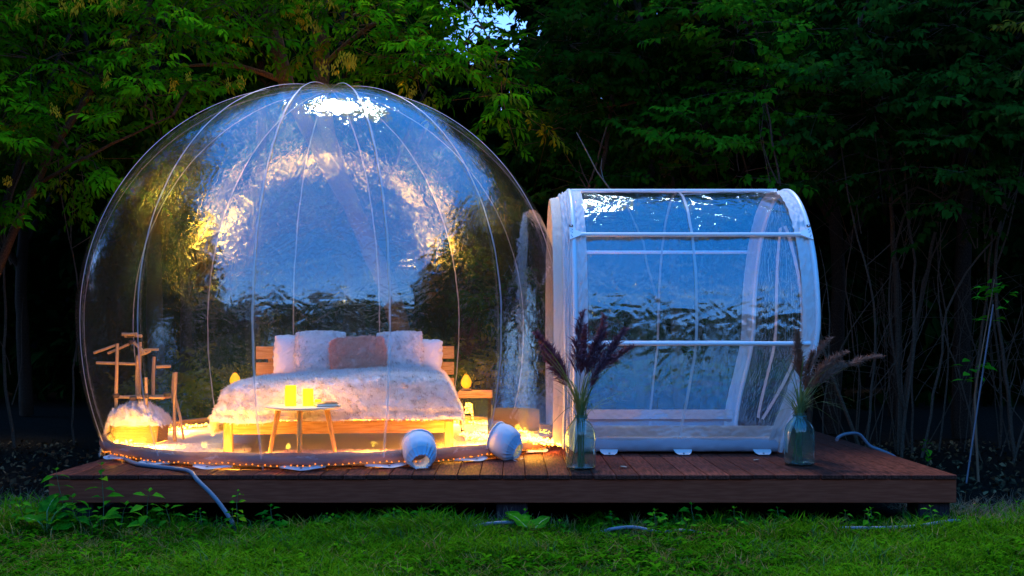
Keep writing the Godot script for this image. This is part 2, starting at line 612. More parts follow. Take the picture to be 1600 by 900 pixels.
func build_dome() -> void:
	var t := thing("bubble_tent", "transparent inflatable dome tent with a clear half-round entrance tunnel on the deck", "tent", DOME)
	M.tent = t
	var f := FastNoiseLite.new()
	f.frequency = 0.9
	f.seed = 4
	var step := TAU / 14.0
	var a0 := deg_to_rad(-66.0)
	for k in 14:
		var skins := []
		for skin in [-0.005, 0.0]:
			var b := MB.new()
			b.grid(14, 44, func(u, w):
				var th: float = lerpf(TH0, PI / 2 - 0.012, w)
				var az: float = a0 + step * (k + u)
				var p := dome_at(az, th, 0.0)
				return dome_at(az, th, skin + 0.012 * sin(PI * u) * cos(th) + 0.010 * f.get_noise_3dv(p)), Vector2(0.425, 2.0), Vector2(k * 0.37, k * 0.23), 1.0)
			skins.append(b)
		put("film_panel", skins[1].mesh(M.gloss, skins[0].mesh(M.film)), t)
	for k in 14:
		var b := MB.new()
		var az := a0 + step * k
		var wob := FastNoiseLite.new()
		wob.frequency = 3.0
		wob.seed = k
		b.grid(2, 70, func(u, w):
			var th: float = lerpf(TH0, PI / 2 - 0.03, w)
			var p := dome_at(az, th, 0.0)
			var side := dome_dir(az + PI / 2)
			var wd: float = 0.0068 + 0.0045 * wob.get_noise_1d(w * 12.0)
			return dome_at(az, th, 0.010 + 0.004 * sin(PI * u)) + side * ((u - 0.5) * 2.0 * wd + 0.006 * wob.get_noise_1d(w * 5.0 + 40.0)), Vector2(0.05, 2.5), Vector2.ZERO, 1.0)
		obj("seam", b, M.seam, t)
	var cap := MB.new()
	cap.lathe([Vector2(0.001, 2.942), Vector2(0.05, 2.94), Vector2(0.07, 2.933)], 20)
	obj("top_patch", cap, M.seam, t)
	# inflated hem round the foot of the dome, with a fold every so often
	var hem := MB.new()
	hem.grid(220, 8, func(u, w):
		var az: float = TAU * u
		var d := dome_dir(az)
		var fold: float = 0.006 * f.get_noise_1d(az * 60.0) + 0.01 * f.get_noise_1d(az * 9.0 + 50.0)
		var sag: float = 0.012 * f.get_noise_1d(az * 5.0 + 9.0)
		var th: float = lerpf(-PI * 0.62, PI * 0.66, w)
		return d * (1.755 + flare(az) + 0.036 * cos(th) + fold) + Vector3(0, 0.062 + sag + 0.044 * sin(th), 0), Vector2(10, 0.2), Vector2.ZERO, 1.0)
	obj("hem", hem, M.band, t)
	var fl := MB.new()
	fl.grid(120, 6, func(u, w):
		var az: float = TAU * u
		return dome_dir(az) * (0.002 + w * (1.72 + flare(az))) + Vector3(0, 0.025 + 0.003 * sin(w * 9.0), 0), Vector2(1, 1), Vector2.ZERO, 1.0)
	obj("floor_sheet", fl, M.floor, t)
	# tie-down tabs
	for az in [-58.0, -42.0, -26.0, -6.0, 12.0, 33.0, 55.0, 76.0]:
		var b := MB.new()
		var a := deg_to_rad(az)
		b.grid(10, 4, func(u, w):
			var s: float = (u - 0.5)
			var d := dome_dir(a + s * 0.17)
			var reach: float = 0.085 * (1.0 - pow(absf(s) * 2.0, 3.0))
			return d * (1.775 + flare(a) + reach * w) + Vector3(0, 0.022 - 0.012 * w + 0.005 * sin(u * 9.0), 0), Vector2(1, 1), Vector2.ZERO, 1.0)
		var tb := obj("tie_tab", b, M.white_cloth, t)
		var e := MB.new()
		e.lathe([Vector2(0.002, 0.004), Vector2(0.008, 0.004), Vector2(0.009, 0.0)], 8)
		obj("eyelet", e, M.black, tb).position = dome_dir(a) * (1.835 + flare(a)) + Vector3(0, 0.017, 0)
	# two air vents: short cloth sleeves with a gathered blue hem
	vent(t, 19.0, 0.105, Vector3(0.22, -0.5, 1.0), 0.19, 0.6, -0.385)
	vent(t, 40.0, 0.112, Vector3(0.9, -0.36, 0.5), 0.2, 0.5, -0.385)

func vent(t: Node3D, az: float, r: float, towards: Vector3, length: float, close: float, th: float) -> void:
	var root := dome_at(deg_to_rad(az), th, -0.02)
	var y := towards.normalized()
	var x := Vector3.UP.cross(y).normalized()
	var xf := Transform3D(Basis(x, y, x.cross(y)), root)
	var sleeve := MB.new()
	var f := FastNoiseLite.new()
	f.frequency = 1.2
	f.seed = int(az)
	var shape := func(u, w, inner):
		var a: float = TAU * u
		var prof: float = r * (0.94 + 0.15 * sin(PI * minf(1.0, w * 1.15)))
		var k: float = smoothstep(0.62, 1.0, w)
		prof = lerpf(prof, r * close, k * k)
		prof *= 1.0 + 0.10 * k * sin(a * 19.0 + f.get_noise_1d(a * 5.0) * 4.0) + 0.02 * f.get_noise_2d(cos(a) * 2.0, w * 3.0)
		var drop: float = -0.03 * w * w
		return xf * Vector3(cos(a) * (prof - inner), w * length, sin(a) * (prof - inner)) + Vector3(0, drop, 0)
	sleeve.grid(90, 18, func(u, w): return shape.call(u, w * 0.8, 0.0), Vector2(1, 1), Vector2.ZERO, 1.0)
	sleeve.grid(90, 10, func(u, w): return shape.call(u, w * 0.8, 0.004), Vector2(1, 1), Vector2.ZERO, -1.0)
	var s := obj("vent_sleeve", sleeve, M.vent_cloth, t)
	var hem := MB.new()
	hem.grid(120, 8, func(u, w): return shape.call(u, 0.8 + w * 0.2, 0.0), Vector2(1, 1), Vector2.ZERO, 1.0)
	hem.grid(120, 6, func(u, w): return shape.call(u, 1.0 - w * 0.25, 0.004 * w + 0.02 * sin(PI * w * 0.5)), Vector2(1, 1), Vector2.ZERO, -1.0)
	obj("gathered_hem", hem, M.vent_hem, s)
	var ring := MB.new()
	var pts := []
	var rad := []
	for k in 41:
		var a := TAU * k / 40
		pts.append(xf * Vector3(cos(a) * r * 1.02, 0.008, sin(a) * r * 1.02)); rad.append(0.007)
	ring.tube(pts, rad, 6, false)
	obj("vent_ring", ring, M.vent_cloth, s)
	for k in 3:
		var cb := MB.new()
		var c := xf * Vector3(0.05 * (k - 1), length * 0.97, r * close * 0.5) + Vector3(0, -0.06, 0)
		var q := []
		var qr := []
		for i in 9:
			var w := i / 8.0
			q.append(c + Vector3(0.035 * sin(w * 3.0 + k), -w * maxf(0.02, c.y - 0.012) , 0.02 * sin(w * 5.0 + k * 2.0) + 0.04 * w)); qr.append(0.0022)
		q.append(q[8] + Vector3(0.03, -0.002, 0.02)); qr.append(0.0022)
		cb.tube(q, qr, 5)
		obj("draw_cord", cb, M.vent_cloth, s)

func build_tunnel() -> void:
	var t: Node3D = M.tent
	var T0 := TT0
	var T1 := PI - TT0
	var back := -DOME
	var f := FastNoiseLite.new()
	f.frequency = 1.3
	f.seed = 9
	var X0 := 0.485
	var arc := 4.6
	# clear film in two lengths
	for k in 2:
		var skins := []
		for skin in [-0.005, 0.0]:
			var b := MB.new()
			b.grid(10, 56, func(u, w):
				var th: float = lerpf(T0, T1, w)
				var q := tun_rh(th)
				var x: float = lerpf(X0, tun_end(q.y), (k + u) / 2.0)
				var off: float = skin + 0.014 * sin(PI * u) + 0.012 * f.get_noise_3d(x, q.x * 2.0, q.y * 2.0)
				return tun_at(x, th, off) + back, Vector2(0.42, arc / 2.0), Vector2(0.31 * k, 0.2 * k), 1.0)
			skins.append(b)
		put("tunnel_film", skins[1].mesh(M.tunnel_gloss, skins[0].mesh(M.tunnel_film)), t)
	var sm := MB.new()
	sm.grid(2, 60, func(u, w):
		var th: float = lerpf(T0, T1, w)
		var x: float = (X0 + tun_end(tun_rh(th).y)) / 2.0 + (u - 0.5) * 0.02 + 0.006 * f.get_noise_1d(w * 30.0)
		return tun_at(x, th, 0.008) + back, Vector2(1, 1), Vector2.ZERO, 1.0)
	obj("tunnel_seam", sm, M.seam, t)
	# end wall of clear film with the white outline of a door in it
	var ew := MB.new()
	ew.grid(24, 24, func(u, w):
		var h: float = lerpf(0.03, 2.03, w)
		var c: float = 1.1 if h > 0.95 else 1.45
		var half: float = 0.95 * sqrt(maxf(0.0, 1.0 - pow((h - 0.95) / c, 2.0)))
		var s: float = (u - 0.5) * 2.0
		return Vector3(tun_end(h) + 0.05 * (1.0 - s * s) * sin(PI * w), DECK + h, -TUN_D + s * half) + back, Vector2(0.9, 1.0), Vector2.ZERO, 1.0)
	obj("end_film", ew, M.tunnel_film, t)
	for side in [-1.0, 1.0]:
		var door := MB.new()
		door.grid(6, 40, func(u, w):
			var h: float = lerpf(0.2, 1.78, w)
			var half: float = 0.36 * pow(sin(PI * (0.02 + 0.96 * w)), 0.8) + 0.03
			return Vector3(tun_end(h) + 0.02 + 0.05 * sin(PI * w) + 0.006 * f.get_noise_2d(u * 3.0, w * 40.0), DECK + h, -TUN_D + side * (half + (u - 0.5) * 0.09)) + back, Vector2(0.1, 1.6), Vector2.ZERO, 1.0)
		obj("door_trim", door, M.white_cloth, t)
	# white cloth bands along the two arches, full loops over the top
	var arches := [["arch_band", 0.475, 0.552, 0.014, M.white_cloth], ["arch_band", -0.095, 0.0, 0.014, M.white_cloth]]
	for spec in arches:
		var b := MB.new()
		b.grid(10, 200, func(u, w):
			var th: float = lerpf(T0, T1, w)
			var h := tun_rh(th).y
			var e: float = tun_end(h) if spec[1] < 0.3 else 0.0
			var x: float = e + lerpf(spec[1], spec[2], u) + 0.005 * f.get_noise_1d(w * 60.0 + u)
			return tun_at(x, th, spec[3] + 0.016 * f.get_noise_2d(u * 2.2 + spec[1] * 40.0, w * 42.0) + 0.006 * f.get_noise_2d(u * 5.0, w * 110.0)) + back, Vector2(0.1, arc), Vector2.ZERO, 1.0)
		obj(spec[0], b, spec[4], t)
	# pole sleeves: a round tube in each arch
	for s in [0, 1]:
		var b := MB.new()
		var pts := []
		var rad := []
		for k in 61:
			var th := lerpf(T0, T1, k / 60.0)
			var h := tun_rh(th).y
			pts.append(tun_at(0.46 if s == 0 else tun_end(h) + 0.015, th, 0.016) + back); rad.append(0.02)
		b.tube(pts, rad, 8)
		obj("pole_sleeve", b, M.bar, t)
	# gathered collar between tunnel and dome
	var col := MB.new()
	col.grid(20, 180, func(u, w):
		var th: float = lerpf(T0, T1, w)
		var x: float = lerpf(0.375, 0.446, u)
		var pleat: float = 0.018 * absf(sin(u * PI * 3.0 + 0.5 * f.get_noise_1d(w * 9.0))) + 0.016 * f.get_noise_2d(u * 4.0, w * 34.0)
		return tun_at(x, th, pleat - 0.028 * (1.0 - u)) + back, Vector2(0.12, arc), Vector2.ZERO, 1.0)
	obj("collar", col, M.white_cloth, t)
	var bc := MB.new()
	bc.grid(10, 120, func(u, w):
		var th: float = lerpf(T0, T1, w)
		var x: float = lerpf(0.305, 0.375, u)
		return tun_at(x, th, -0.03 + 0.008 * f.get_noise_2d(u * 8.0, w * 60.0) - 0.02 * (1.0 - u)) + back, Vector2(0.12, arc), Vector2.ZERO, 1.0)
	tag(obj("opening_band", bc, M.beige_cloth, t), "beige wrinkled cloth band round the opening of the dome")
	# foot of the tunnel: white cloth skirting, grey base, tabs
	for side in [1.0, -1.0]:
		var sk := MB.new()
		sk.grid(90, 8, func(u, w):
			var x: float = lerpf(0.46, 2.0, u)
			var h: float = 0.13 + 0.085 * w + 0.004 * f.get_noise_1d(u * 90.0) * w
			return Vector3(x, DECK + h, -TUN_D + side * (0.79 + 0.028 * w + 0.012 * f.get_noise_2d(u * 14.0, w * 2.0))) + back, Vector2(1.5, 0.1), Vector2.ZERO, 1.0)
		obj("skirting", sk, M.white_cloth, t)
		var ba := MB.new()
		ba.grid(40, 10, func(u, w):
			var x: float = lerpf(0.46, 1.985, u)
			var a: float = lerpf(-PI * 0.5, PI * 0.5, w)
			return Vector3(x, DECK + 0.074 + 0.058 * sin(a), -TUN_D + side * (0.76 + 0.03 * cos(a) + 0.006 * f.get_noise_2d(u * 14.0, w * 2.0))) + back, Vector2(1.5, 0.1), Vector2.ZERO, 1.0)
		obj("base_roll", ba, M.lilac_cloth, t)
		for x in [0.72, 1.27, 1.86]:
			var tb := MB.new()
			tb.grid(12, 6, func(u, w):
				var s: float = (u - 0.5) * 2.0
				var wd: float = 0.068 * sqrt(1.0 - 0.7 * w * w)
				var lobes: float = 0.008 * absf(sin(s * PI * 1.5))
				return Vector3(x + s * wd, DECK + 0.032 * (1.0 - w) + 0.004, -TUN_D + side * (0.79 + 0.06 * w + lobes * w)) + back, Vector2(0.1, 0.1), Vector2.ZERO, 1.0)
			var o := obj("tie_tab", tb, M.white_cloth, t)
			var e := MB.new()
			e.lathe([Vector2(0.002, 0.004), Vector2(0.007, 0.004), Vector2(0.008, 0.0)], 8)
			obj("eyelet", e, M.black, o).position = Vector3(x, DECK + 0.012, -TUN_D + side * 0.843) + back
	var fl := MB.new()
	fl.grid(6, 6, func(u, w): return Vector3(lerpf(0.42, 2.0, u), DECK + 0.022, -TUN_D + lerpf(-0.76, 0.76, w)) + back, Vector2(1, 1), Vector2.ZERO, 1.0)
	obj("tunnel_floor", fl, M.lilac_cloth, t)
	# white cross bars, front and back, upper and lower, and the ridge
	for spec in [[0.655, true], [-0.085, false], [PI - 0.655, true], [PI + 0.085, false], [PI / 2, false]]:
		var th: float = spec[0]
		var h := tun_rh(th).y
		var b := MB.new()
		b.tube([tun_at(0.485, th, 0.026) + back, tun_at(tun_end(h) - 0.03, th, 0.026) + back], [0.016, 0.016], 10)
		var o := obj("cross_bar", b, M.bar, t)
		if spec[1]:
			for s in [0, 1]:
				var x := 0.485 if s == 0 else tun_end(h) - 0.03
				var dx := -1.0 if s == 0 else 1.0
				var n3 := (tun_at(x, th, 1.0) - tun_at(x, th, 0.0)).normalized()
				var up := Vector3(0, n3.z, -n3.y) if n3.z > 0 else Vector3(0, -n3.z, n3.y)
				var c := tun_at(x, th, 0.030) + back
				var pl := MB.new()
				var a0 := c + Vector3(-dx * 0.03, 0, 0) + up * 0.016
				var a1 := c + Vector3(-dx * 0.03, 0, 0) - up * 0.016
				var a2 := c + Vector3(dx * 0.055, 0, 0) - up * 0.062
				var a3 := c + Vector3(dx * 0.055, 0, 0) + up * 0.062
				var out := n3 * 0.012
				pl.quad(a0 + out, a1 + out, a2 + out, a3 + out, n3)
				pl.quad(a0, a1, a1 + out, a0 + out, Vector3(-dx, 0, 0)); pl.quad(a2, a3, a3 + out, a2 + out, Vector3(dx, 0, 0))
				pl.quad(a0, a3, a3 + out, a0 + out, up); pl.quad(a1, a2, a2 + out, a1 + out, -up)
				var br := obj("bracket", pl, M.bar, o)
				var mk := MB.new()
				var bs := Basis(Vector3(1, 0, 0), up, n3)
				mk.box(c + Vector3(dx * 0.042, 0, 0) + up * 0.075 + n3 * 0.014, Vector3(0.03, 0.022, 0.004), bs, 0.001)
				obj("black_tag", mk, M.black, br)
				var wk := MB.new()
				wk.box(c + Vector3(dx * 0.042, 0, 0) + up * 0.075 + n3 * 0.0165, Vector3(0.009, 0.009, 0.003), bs, 0.0005)
				obj("white_mark", wk, M.white, br)
				for q in [[0.035, 0.036], [0.045, 0.022], [0.035, 0.010], [0.044, -0.02], [0.036, -0.032]]:
					var dk := MB.new()
					dk.box(c + Vector3(dx * q[0], 0, 0) + up * q[1] + n3 * 0.0125, Vector3(0.008, 0.006, 0.003), bs, 0.001)
					obj("rivet", dk, M.black, br)

# ---------------------------------------------------------------- the bed and what lies on it
func bed_xf() -> Transform3D:
	return Transform3D(Basis(Vector3.UP, 0.0956), P(-1.243, DECK + 0.03, 7.16))

func fur_tuft(blades: int, length: float, width: float, spread: float, sd: int) -> ArrayMesh:
	var r := RandomNumberGenerator.new()
	r.seed = sd
	var b := MB.new()
	for k in blades:
		var a := r.randf() * TAU
		var o := Vector3(cos(a), 0, sin(a)) * r.randf() * spread
		var lean := Vector3(r.randfn(0, 0.5), 0.75, r.randfn(0, 0.45) + 0.55).normalized()
		var l := length * r.randf_range(0.6, 1.1)
		var s := lean.cross(Vector3(r.randf() - 0.5, 0.1, r.randf() - 0.5)).normalized() * width * 0.5
		var mid := o + lean * l * 0.55
		var tip := mid + (lean + Vector3(r.randfn(0, 0.4), -0.5, r.randfn(0, 0.4) + 0.3)).normalized() * l * 0.5
		var nn := lean.cross(s).normalized()
		b.quad(o - s, o + s, mid + s * 0.8, mid - s * 0.8, nn)
		b.tri(mid - s * 0.8, mid + s * 0.8, tip, nn)
	return b.mesh(M.fur)

# scatters tufts over a mesh; lean is the way the pile lies (local)
func fur_over(called: String, b: MB, tuft: Mesh, count: int, size: float, pile: Vector3, cols: Array, sd: int, parent: Node3D) -> void:
	var r := RandomNumberGenerator.new()
	r.seed = sd
	var cum := PackedFloat32Array()
	var total := 0.0
	for i in range(0, b.ix.size(), 3):
		total += (b.v[b.ix[i + 1]] - b.v[b.ix[i]]).cross(b.v[b.ix[i + 2]] - b.v[b.ix[i]]).length()
		cum.append(total)
	var f := FastNoiseLite.new()
	f.frequency = 13.0
	f.seed = sd
	f.fractal_octaves = 3
	var xfs := []
	var cs := []
	for k in count:
		var q := cum.bsearch(r.randf() * total)
		q = mini(q, cum.size() - 1)
		var u := r.randf()
		var w := r.randf()
		if u + w > 1.0:
			u = 1.0 - u; w = 1.0 - w
		var i0 := b.ix[q * 3]
		var i1 := b.ix[q * 3 + 1]
		var i2 := b.ix[q * 3 + 2]
		var p := b.v[i0] + (b.v[i1] - b.v[i0]) * u + (b.v[i2] - b.v[i0]) * w
		var nn := (b.n[i0] + b.n[i1] + b.n[i2]).normalized()
		var z := pile - nn * pile.dot(nn)
		if z.length() < 0.05:
			z = nn.cross(Vector3(0.3, 0.8, 0.5))
		z = (z.normalized() + Vector3(r.randfn(0, 0.35), r.randfn(0, 0.35), r.randfn(0, 0.35)))
		z = (z - nn * z.dot(nn)).normalized()
		var s := size * r.randf_range(0.7, 1.25)
		xfs.append(Transform3D(Basis(nn.cross(z), nn, z).scaled_local(Vector3(s, s, s)), p - nn * 0.003))
		var g := clampf(0.62 + 0.7 * f.get_noise_3dv(p) + r.randfn(0, 0.25), 0.0, 1.0)
		var c: Color = cols[0].lerp(cols[1], g)
		if r.randf() < 0.07:
			c = c * cols[2]
		cs.append(c)
	copies(called, tuft, xfs, cs, parent)

func pillow(hw: float, hh: float, thick: float, sd: int) -> MB:
	var f := FastNoiseLite.new()
	f.frequency = 2.2
	f.seed = sd
	var b := MB.new()
	for s in [1.0, -1.0]:
		b.grid(22, 22, func(u, w):
			var x: float = u * 2.0 - 1.0
			var y: float = w * 2.0 - 1.0
			var th: float = pow(maxf(0.0, 1.0 - pow(absf(x), 3.0)), 0.5) * pow(maxf(0.0, 1.0 - pow(absf(y), 3.0)), 0.5)
			var pinch: float = 1.0 - 0.10 * pow(absf(x), 2.0) * 0.6
			var pinch2: float = 1.0 - 0.10 * pow(absf(y), 2.0) * 0.6
			var wob: float = 0.02 * f.get_noise_3d(x * 2.0, y * 2.0, s)
			return Vector3(x * hw * pinch2 + wob, y * hh * pinch + wob, s * (thick * th + 0.012 * th * f.get_noise_2d(x * 3.0, y * 3.0 + s * 9.0))), Vector2(hw, hh), Vector2.ZERO, s)
	return b

func build_bed() -> void:
	var x := bed_xf()
	var t := thing("bed", "pine double bed with slatted headboard inside the dome", "bed")
	t.transform = x
	for s in [[-0.79, -0.06], [0.79, -0.06], [-0.79, -1.9], [0.79, -1.9]]:
		var b := MB.new()
		b.box(Vector3(s[0], 0.115, s[1]), Vector3(0.062, 0.23, 0.062), Basis(), 0.005)
		obj("leg", b, M.pine_leg, t)
	var fr := MB.new()
	fr.box(Vector3(0, 0.19, -0.045), Vector3(1.515, 0.09, 0.03), Basis(), 0.004)
	obj("front_rail", fr, M.pine, t)
	for s in [-0.795, 0.795]:
		var b := MB.new()
		b.box(Vector3(s, 0.19, -0.98), Vector3(0.03, 0.09, 1.77), Basis(), 0.004)
		obj("side_rail", b, M.pine_leg, t)
	var mt := MB.new()
	mt.box(Vector3(0, 0.36, -0.98), Vector3(1.56, 0.24, 1.92), Basis(), 0.06)
	obj("mattress", mt, M.sheet, t)
	for k in 3:
		var b := MB.new()
		b.box(Vector3(0.0, 0.405 + 0.147 * k, -1.99), Vector3(1.8, 0.118, 0.028), Basis(), 0.005)
		obj("headboard_slat", b, M.pine, t)
	for s in [-0.76, 0.76]:
		var b := MB.new()
		b.box(Vector3(s, 0.38, -2.025), Vector3(0.07, 0.76, 0.035), Basis(), 0.004)
		obj("headboard_post", b, M.pine_leg, t)

	# the blanket: top, rounded edges, falls on three sides
	var f := FastNoiseLite.new()
	f.frequency = 1.0
	f.seed = 31
	f.fractal_octaves = 2
	var edge := func(s, half, r, bulge):
		# (across, drop) at arc length s from the middle
		var flat: float = half - r
		if s < flat:
			return Vector2(s, 0.0)
		if s < flat + r * PI / 2:
			var a: float = (s - flat) / r
			return Vector2(flat + r * sin(a), r * (1.0 - cos(a)))
		var d: float = s - flat - r * PI / 2
		return Vector2(half + bulge * sin(minf(1.0, d / 0.2) * PI * 0.6), r + d)
	var bl := MB.new()
	bl.grid(96, 84, func(u, w):
		var s: float = (u - 0.5) * 2.0 * 1.13
		var ex: Vector2 = edge.call(absf(s), 0.84, 0.15, 0.05)
		var l: float = w * 2.06
		var ez: Vector2 = edge.call(maxf(0.0, 1.06 - l) if l < 1.06 else 0.0, 0.83, 0.12, 0.03)
		var z: float = (-0.80 + ez.x) if l < 1.06 else (-0.80 - (l - 1.06))
		var drop: float = maxf(ex.y, ez.y) + 0.25 * minf(ex.y, ez.y) * 0.0
		var px: float = signf(s) * ex.x
		var n1: float = f.get_noise_3d(px * 2.0, drop * 3.0, z * 2.0)
		var n2: float = f.get_noise_3d(px * 6.0 + 30.0, drop * 6.0, z * 6.0)
		var crease: float = -0.022 * exp(-pow((drop - 0.24 - 0.012 * n2) / 0.014, 2.0)) if ez.y > ex.y else 0.0
		var y: float = 0.525 - drop + 0.02 * n1 + 0.006 * n2 + 0.03 * sin(px * 2.0 + 0.8) * (1.0 if drop < 0.05 else 0.4)
		return Vector3(px * (1.0 + 0.015 * n1), y, z + (0.022 * n1 + crease) * (1.0 if ez.y > 0.05 else 0.0)), Vector2(2, 2), Vector2.ZERO, 1.0)
	var tuft := fur_tuft(9, 0.028, 0.0032, 0.012, 5)
	var bk := obj("fur_blanket", bl, M.fur_base, self)
	bk.transform = x
	tag(bk, "fluffy white and pale pink fur blanket spread over the bed", "blanket")
	fur_over("fur_pile", bl, tuft, 21000, 1.0, Vector3(0, -0.6, 1.0), [Color(0.78, 0.7, 0.71), Color(0.97, 0.94, 0.94), Color(0.45, 0.35, 0.33)], 6, bk)

	var soft := M.sheet as Material
	var list := [
		["pillow", "plain white pillow at the left end of the headboard", -0.555, 0.675, -1.83, 0.165, 0.19, 0.07, 0.25, soft, 0],
		["pillow", "plain white pillow at the right end of the headboard", 0.60, 0.66, -1.83, 0.185, 0.17, 0.07, -0.1, soft, 0],
		["fur_pillow", "shaggy off-white fur pillow between the left plain pillow and the pink cushion", -0.295, 0.70, -1.74, 0.23, 0.205, 0.085, 0.06, null, 1],
		["fur_pillow", "shaggy off-white fur pillow right of the pink cushion", 0.40, 0.695, -1.72, 0.215, 0.205, 0.085, -0.06, null, 1],
		["fur_cushion", "pink fur cushion in the middle of the pillows", 0.04, 0.675, -1.58, 0.24, 0.17, 0.075, 0.0, null, 2],
	]
	var k := 0
	for p in list:
		var b := pillow(p[5], p[6], p[7], k + 3)
		var base: Material = p[9] if p[9] else (M.pink_base if p[10] == 2 else M.fur_base)
		var o := obj(p[0], b, base, self)
		tag(o, p[1], "cushion" if p[10] == 2 else "pillow")
		o.transform = x * Transform3D(Basis.from_euler(Vector3(-0.3, p[8], 0.03 * (k - 2))), Vector3(p[2], p[3], p[4]))
		if p[10] == 1:
			fur_over("fur_pile", b, fur_tuft(8, 0.024, 0.003, 0.012, 15), 3000, 1.0, Vector3(0.1, -1, 0), [Color(0.8, 0.76, 0.75), Color(0.96, 0.95, 0.95), Color(0.5, 0.42, 0.4)], 16 + k, o)
		elif p[10] == 2:
			fur_over("fur_pile", b, fur_tuft(8, 0.03, 0.003, 0.012, 17), 2600, 1.0, Vector3(0.3, -1, 0), [Color(0.93, 0.4, 0.31), Color(1.0, 0.6, 0.5), Color(0.85, 0.75, 0.75)], 18 + k, o)
		k += 1

# ---------------------------------------------------------------- small furniture inside the dome
func build_furniture() -> void:
	var fy := DECK + 0.03
	# round side table on three splayed legs
	var t := thing("side_table", "small round three-legged wooden table in front of the bed", "table", P(-1.434, fy, 6.84))
	var tp := MB.new()
	tp.lathe([Vector2(0.001, 0.352), Vector2(0.245, 0.352), Vector2(0.257, 0.357), Vector2(0.259, 0.366), Vector2(0.254, 0.371), Vector2(0.001, 0.371)], 48)
	obj("tabletop", tp, M.table, t)
	for q in [[-0.165, 0.02, -0.235, 0.02], [0.012, 0.17, 0.016, 0.21], [0.15, -0.05, 0.215, -0.06]]:
		var b := MB.new()
		b.tube([Vector3(q[0], 0.356, q[1]), Vector3(q[2], 0.0, q[3])], [0.02, 0.013], 10)
		obj("leg", b, M.pine_leg, t)
	var top := fy + 0.371
	for c in [["tall pale yellow candle on the left of the round table", -1.512, 6.80, 0.037, 0.142], ["slightly lower pale yellow candle standing at the middle of the round table", -1.397, 6.82, 0.036, 0.118],
			["lowest yellow candle, half hidden behind the tall one on the table", -1.545, 6.90, 0.03, 0.116], ["short yellow tealight beside the closed book on the table", -1.345, 6.90, 0.022, 0.04]]:
		var ct := thing("candle", c[0], "candle", P(c[1], top, c[2]), "lit candles on the round table")
		var b := MB.new()
		var r: float = c[3]
		var h: float = c[4]
		b.lathe([Vector2(0.001, 0.0), Vector2(r, 0.0), Vector2(r, h - 0.004), Vector2(r - 0.003, h), Vector2(r * 0.6, h - 0.004), Vector2(0.001, h - 0.008)], 28)
		obj("wax", b, M.candle, ct)
		omni("candle_light", Vector3(0, h * 0.6, 0), Color(1.0, 0.68, 0.2), 0.03, 0.05, ct)
		var w := MB.new()
		w.tube([Vector3(0, h - 0.008, 0), Vector3(0.002, h + 0.008, 0)], [0.0012, 0.001], 5)
		obj("wick", w, M.black, ct)
	var bt := thing("book", "closed dark-covered book lying on the round table", "book", P(-1.283, top, 6.83))
	bt.rotation.y = 0.35
	var pg := MB.new()
	pg.box(Vector3(0, 0.011, 0), Vector3(0.14, 0.016, 0.19), Basis(), 0.001)
	obj("pages", pg, M.white, bt)
	for yy in [0.0015, 0.0208]:
		var cv := MB.new()
		cv.box(Vector3(0.003, yy, 0), Vector3(0.152, 0.003, 0.2), Basis(), 0.001)
		obj("cover", cv, M.book, bt)

	# bedside shelves with small lamps
	for s in [["wooden bedside stand right of the headboard", "small glowing yellow lamp on the right bedside stand", -0.31, 8.5, 0.385, 0.29, -0.39], ["wooden bedside stand left of the headboard", "small glowing yellow lamp behind the left corner of the bed", -2.38, 8.5, 0.40, 0.16, -2.36]]:
		var n := thing("bedside_stand", s[0], "stand", P(s[2], fy, s[3]), "pine stands on both sides of the headboard")
		var b := MB.new()
		b.box(Vector3(0, s[4] - 0.03, 0), Vector3(s[5], 0.055, 0.24), Basis(), 0.005)
		obj("top_board", b, M.pine, n)
		for q in [-1.0, 1.0]:
			var l := MB.new()
			l.box(Vector3(q * (s[5] * 0.5 - 0.03), (s[4] - 0.06) * 0.5, -0.06), Vector3(0.03, s[4] - 0.06, 0.03), Basis(), 0.004)
			obj("leg", l, M.dark_bark, n)
		var lt := thing("bedside_lamp", s[1], "lamp", P(s[6], fy + s[4], s[3] - 0.02), "small yellow bedside lamps")
		var sh := MB.new()
		var f := FastNoiseLite.new()
		f.frequency = 18.0
		sh.grid(28, 14, func(u, w):
			var a: float = TAU * u
			var r: float = 0.052 * pow(sin(PI * (0.04 + 0.9 * w)), 0.6) * (1.0 - 0.35 * w)
			r *= 1.0 + 0.25 * f.get_noise_3d(cos(a), w * 1.5, sin(a))
			return Vector3(cos(a) * r, 0.02 + 0.115 * w, sin(a) * r), Vector2(1, 1), Vector2.ZERO, 1.0)
		obj("lamp_shade", sh, M.shade, lt)
		omni("lamp_light", Vector3(0, 0.07, 0), Color(1.0, 0.6, 0.15), 0.14, 0.09, lt)
		var bs := MB.new()
		bs.lathe([Vector2(0.001, 0.0), Vector2(0.05, 0.0), Vector2(0.05, 0.014), Vector2(0.02, 0.02), Vector2(0.001, 0.02)], 20)
		obj("base", bs, M.dark_ring, lt)

	# rack made of rough sticks on the left
	var r := thing("stick_rack", "rustic rack of rough branches with a little roof, left of the bed", "rack", P(-2.98, fy, 8.1))
	var pole := func(a: Vector3, b2: Vector3, rad: float):
		var b := MB.new()
		var m := (a + b2) * 0.5 + Vector3(rng.randf_range(-0.008, 0.008), rng.randf_range(-0.004, 0.004), rng.randf_range(-0.008, 0.008))
		b.tube([a, m, b2], [rad, rad * rng.randf_range(0.9, 1.1), rad * 0.92], 8)
		obj("stick", b, M.stick, r)
	var sc := 8.1 / 1555.0
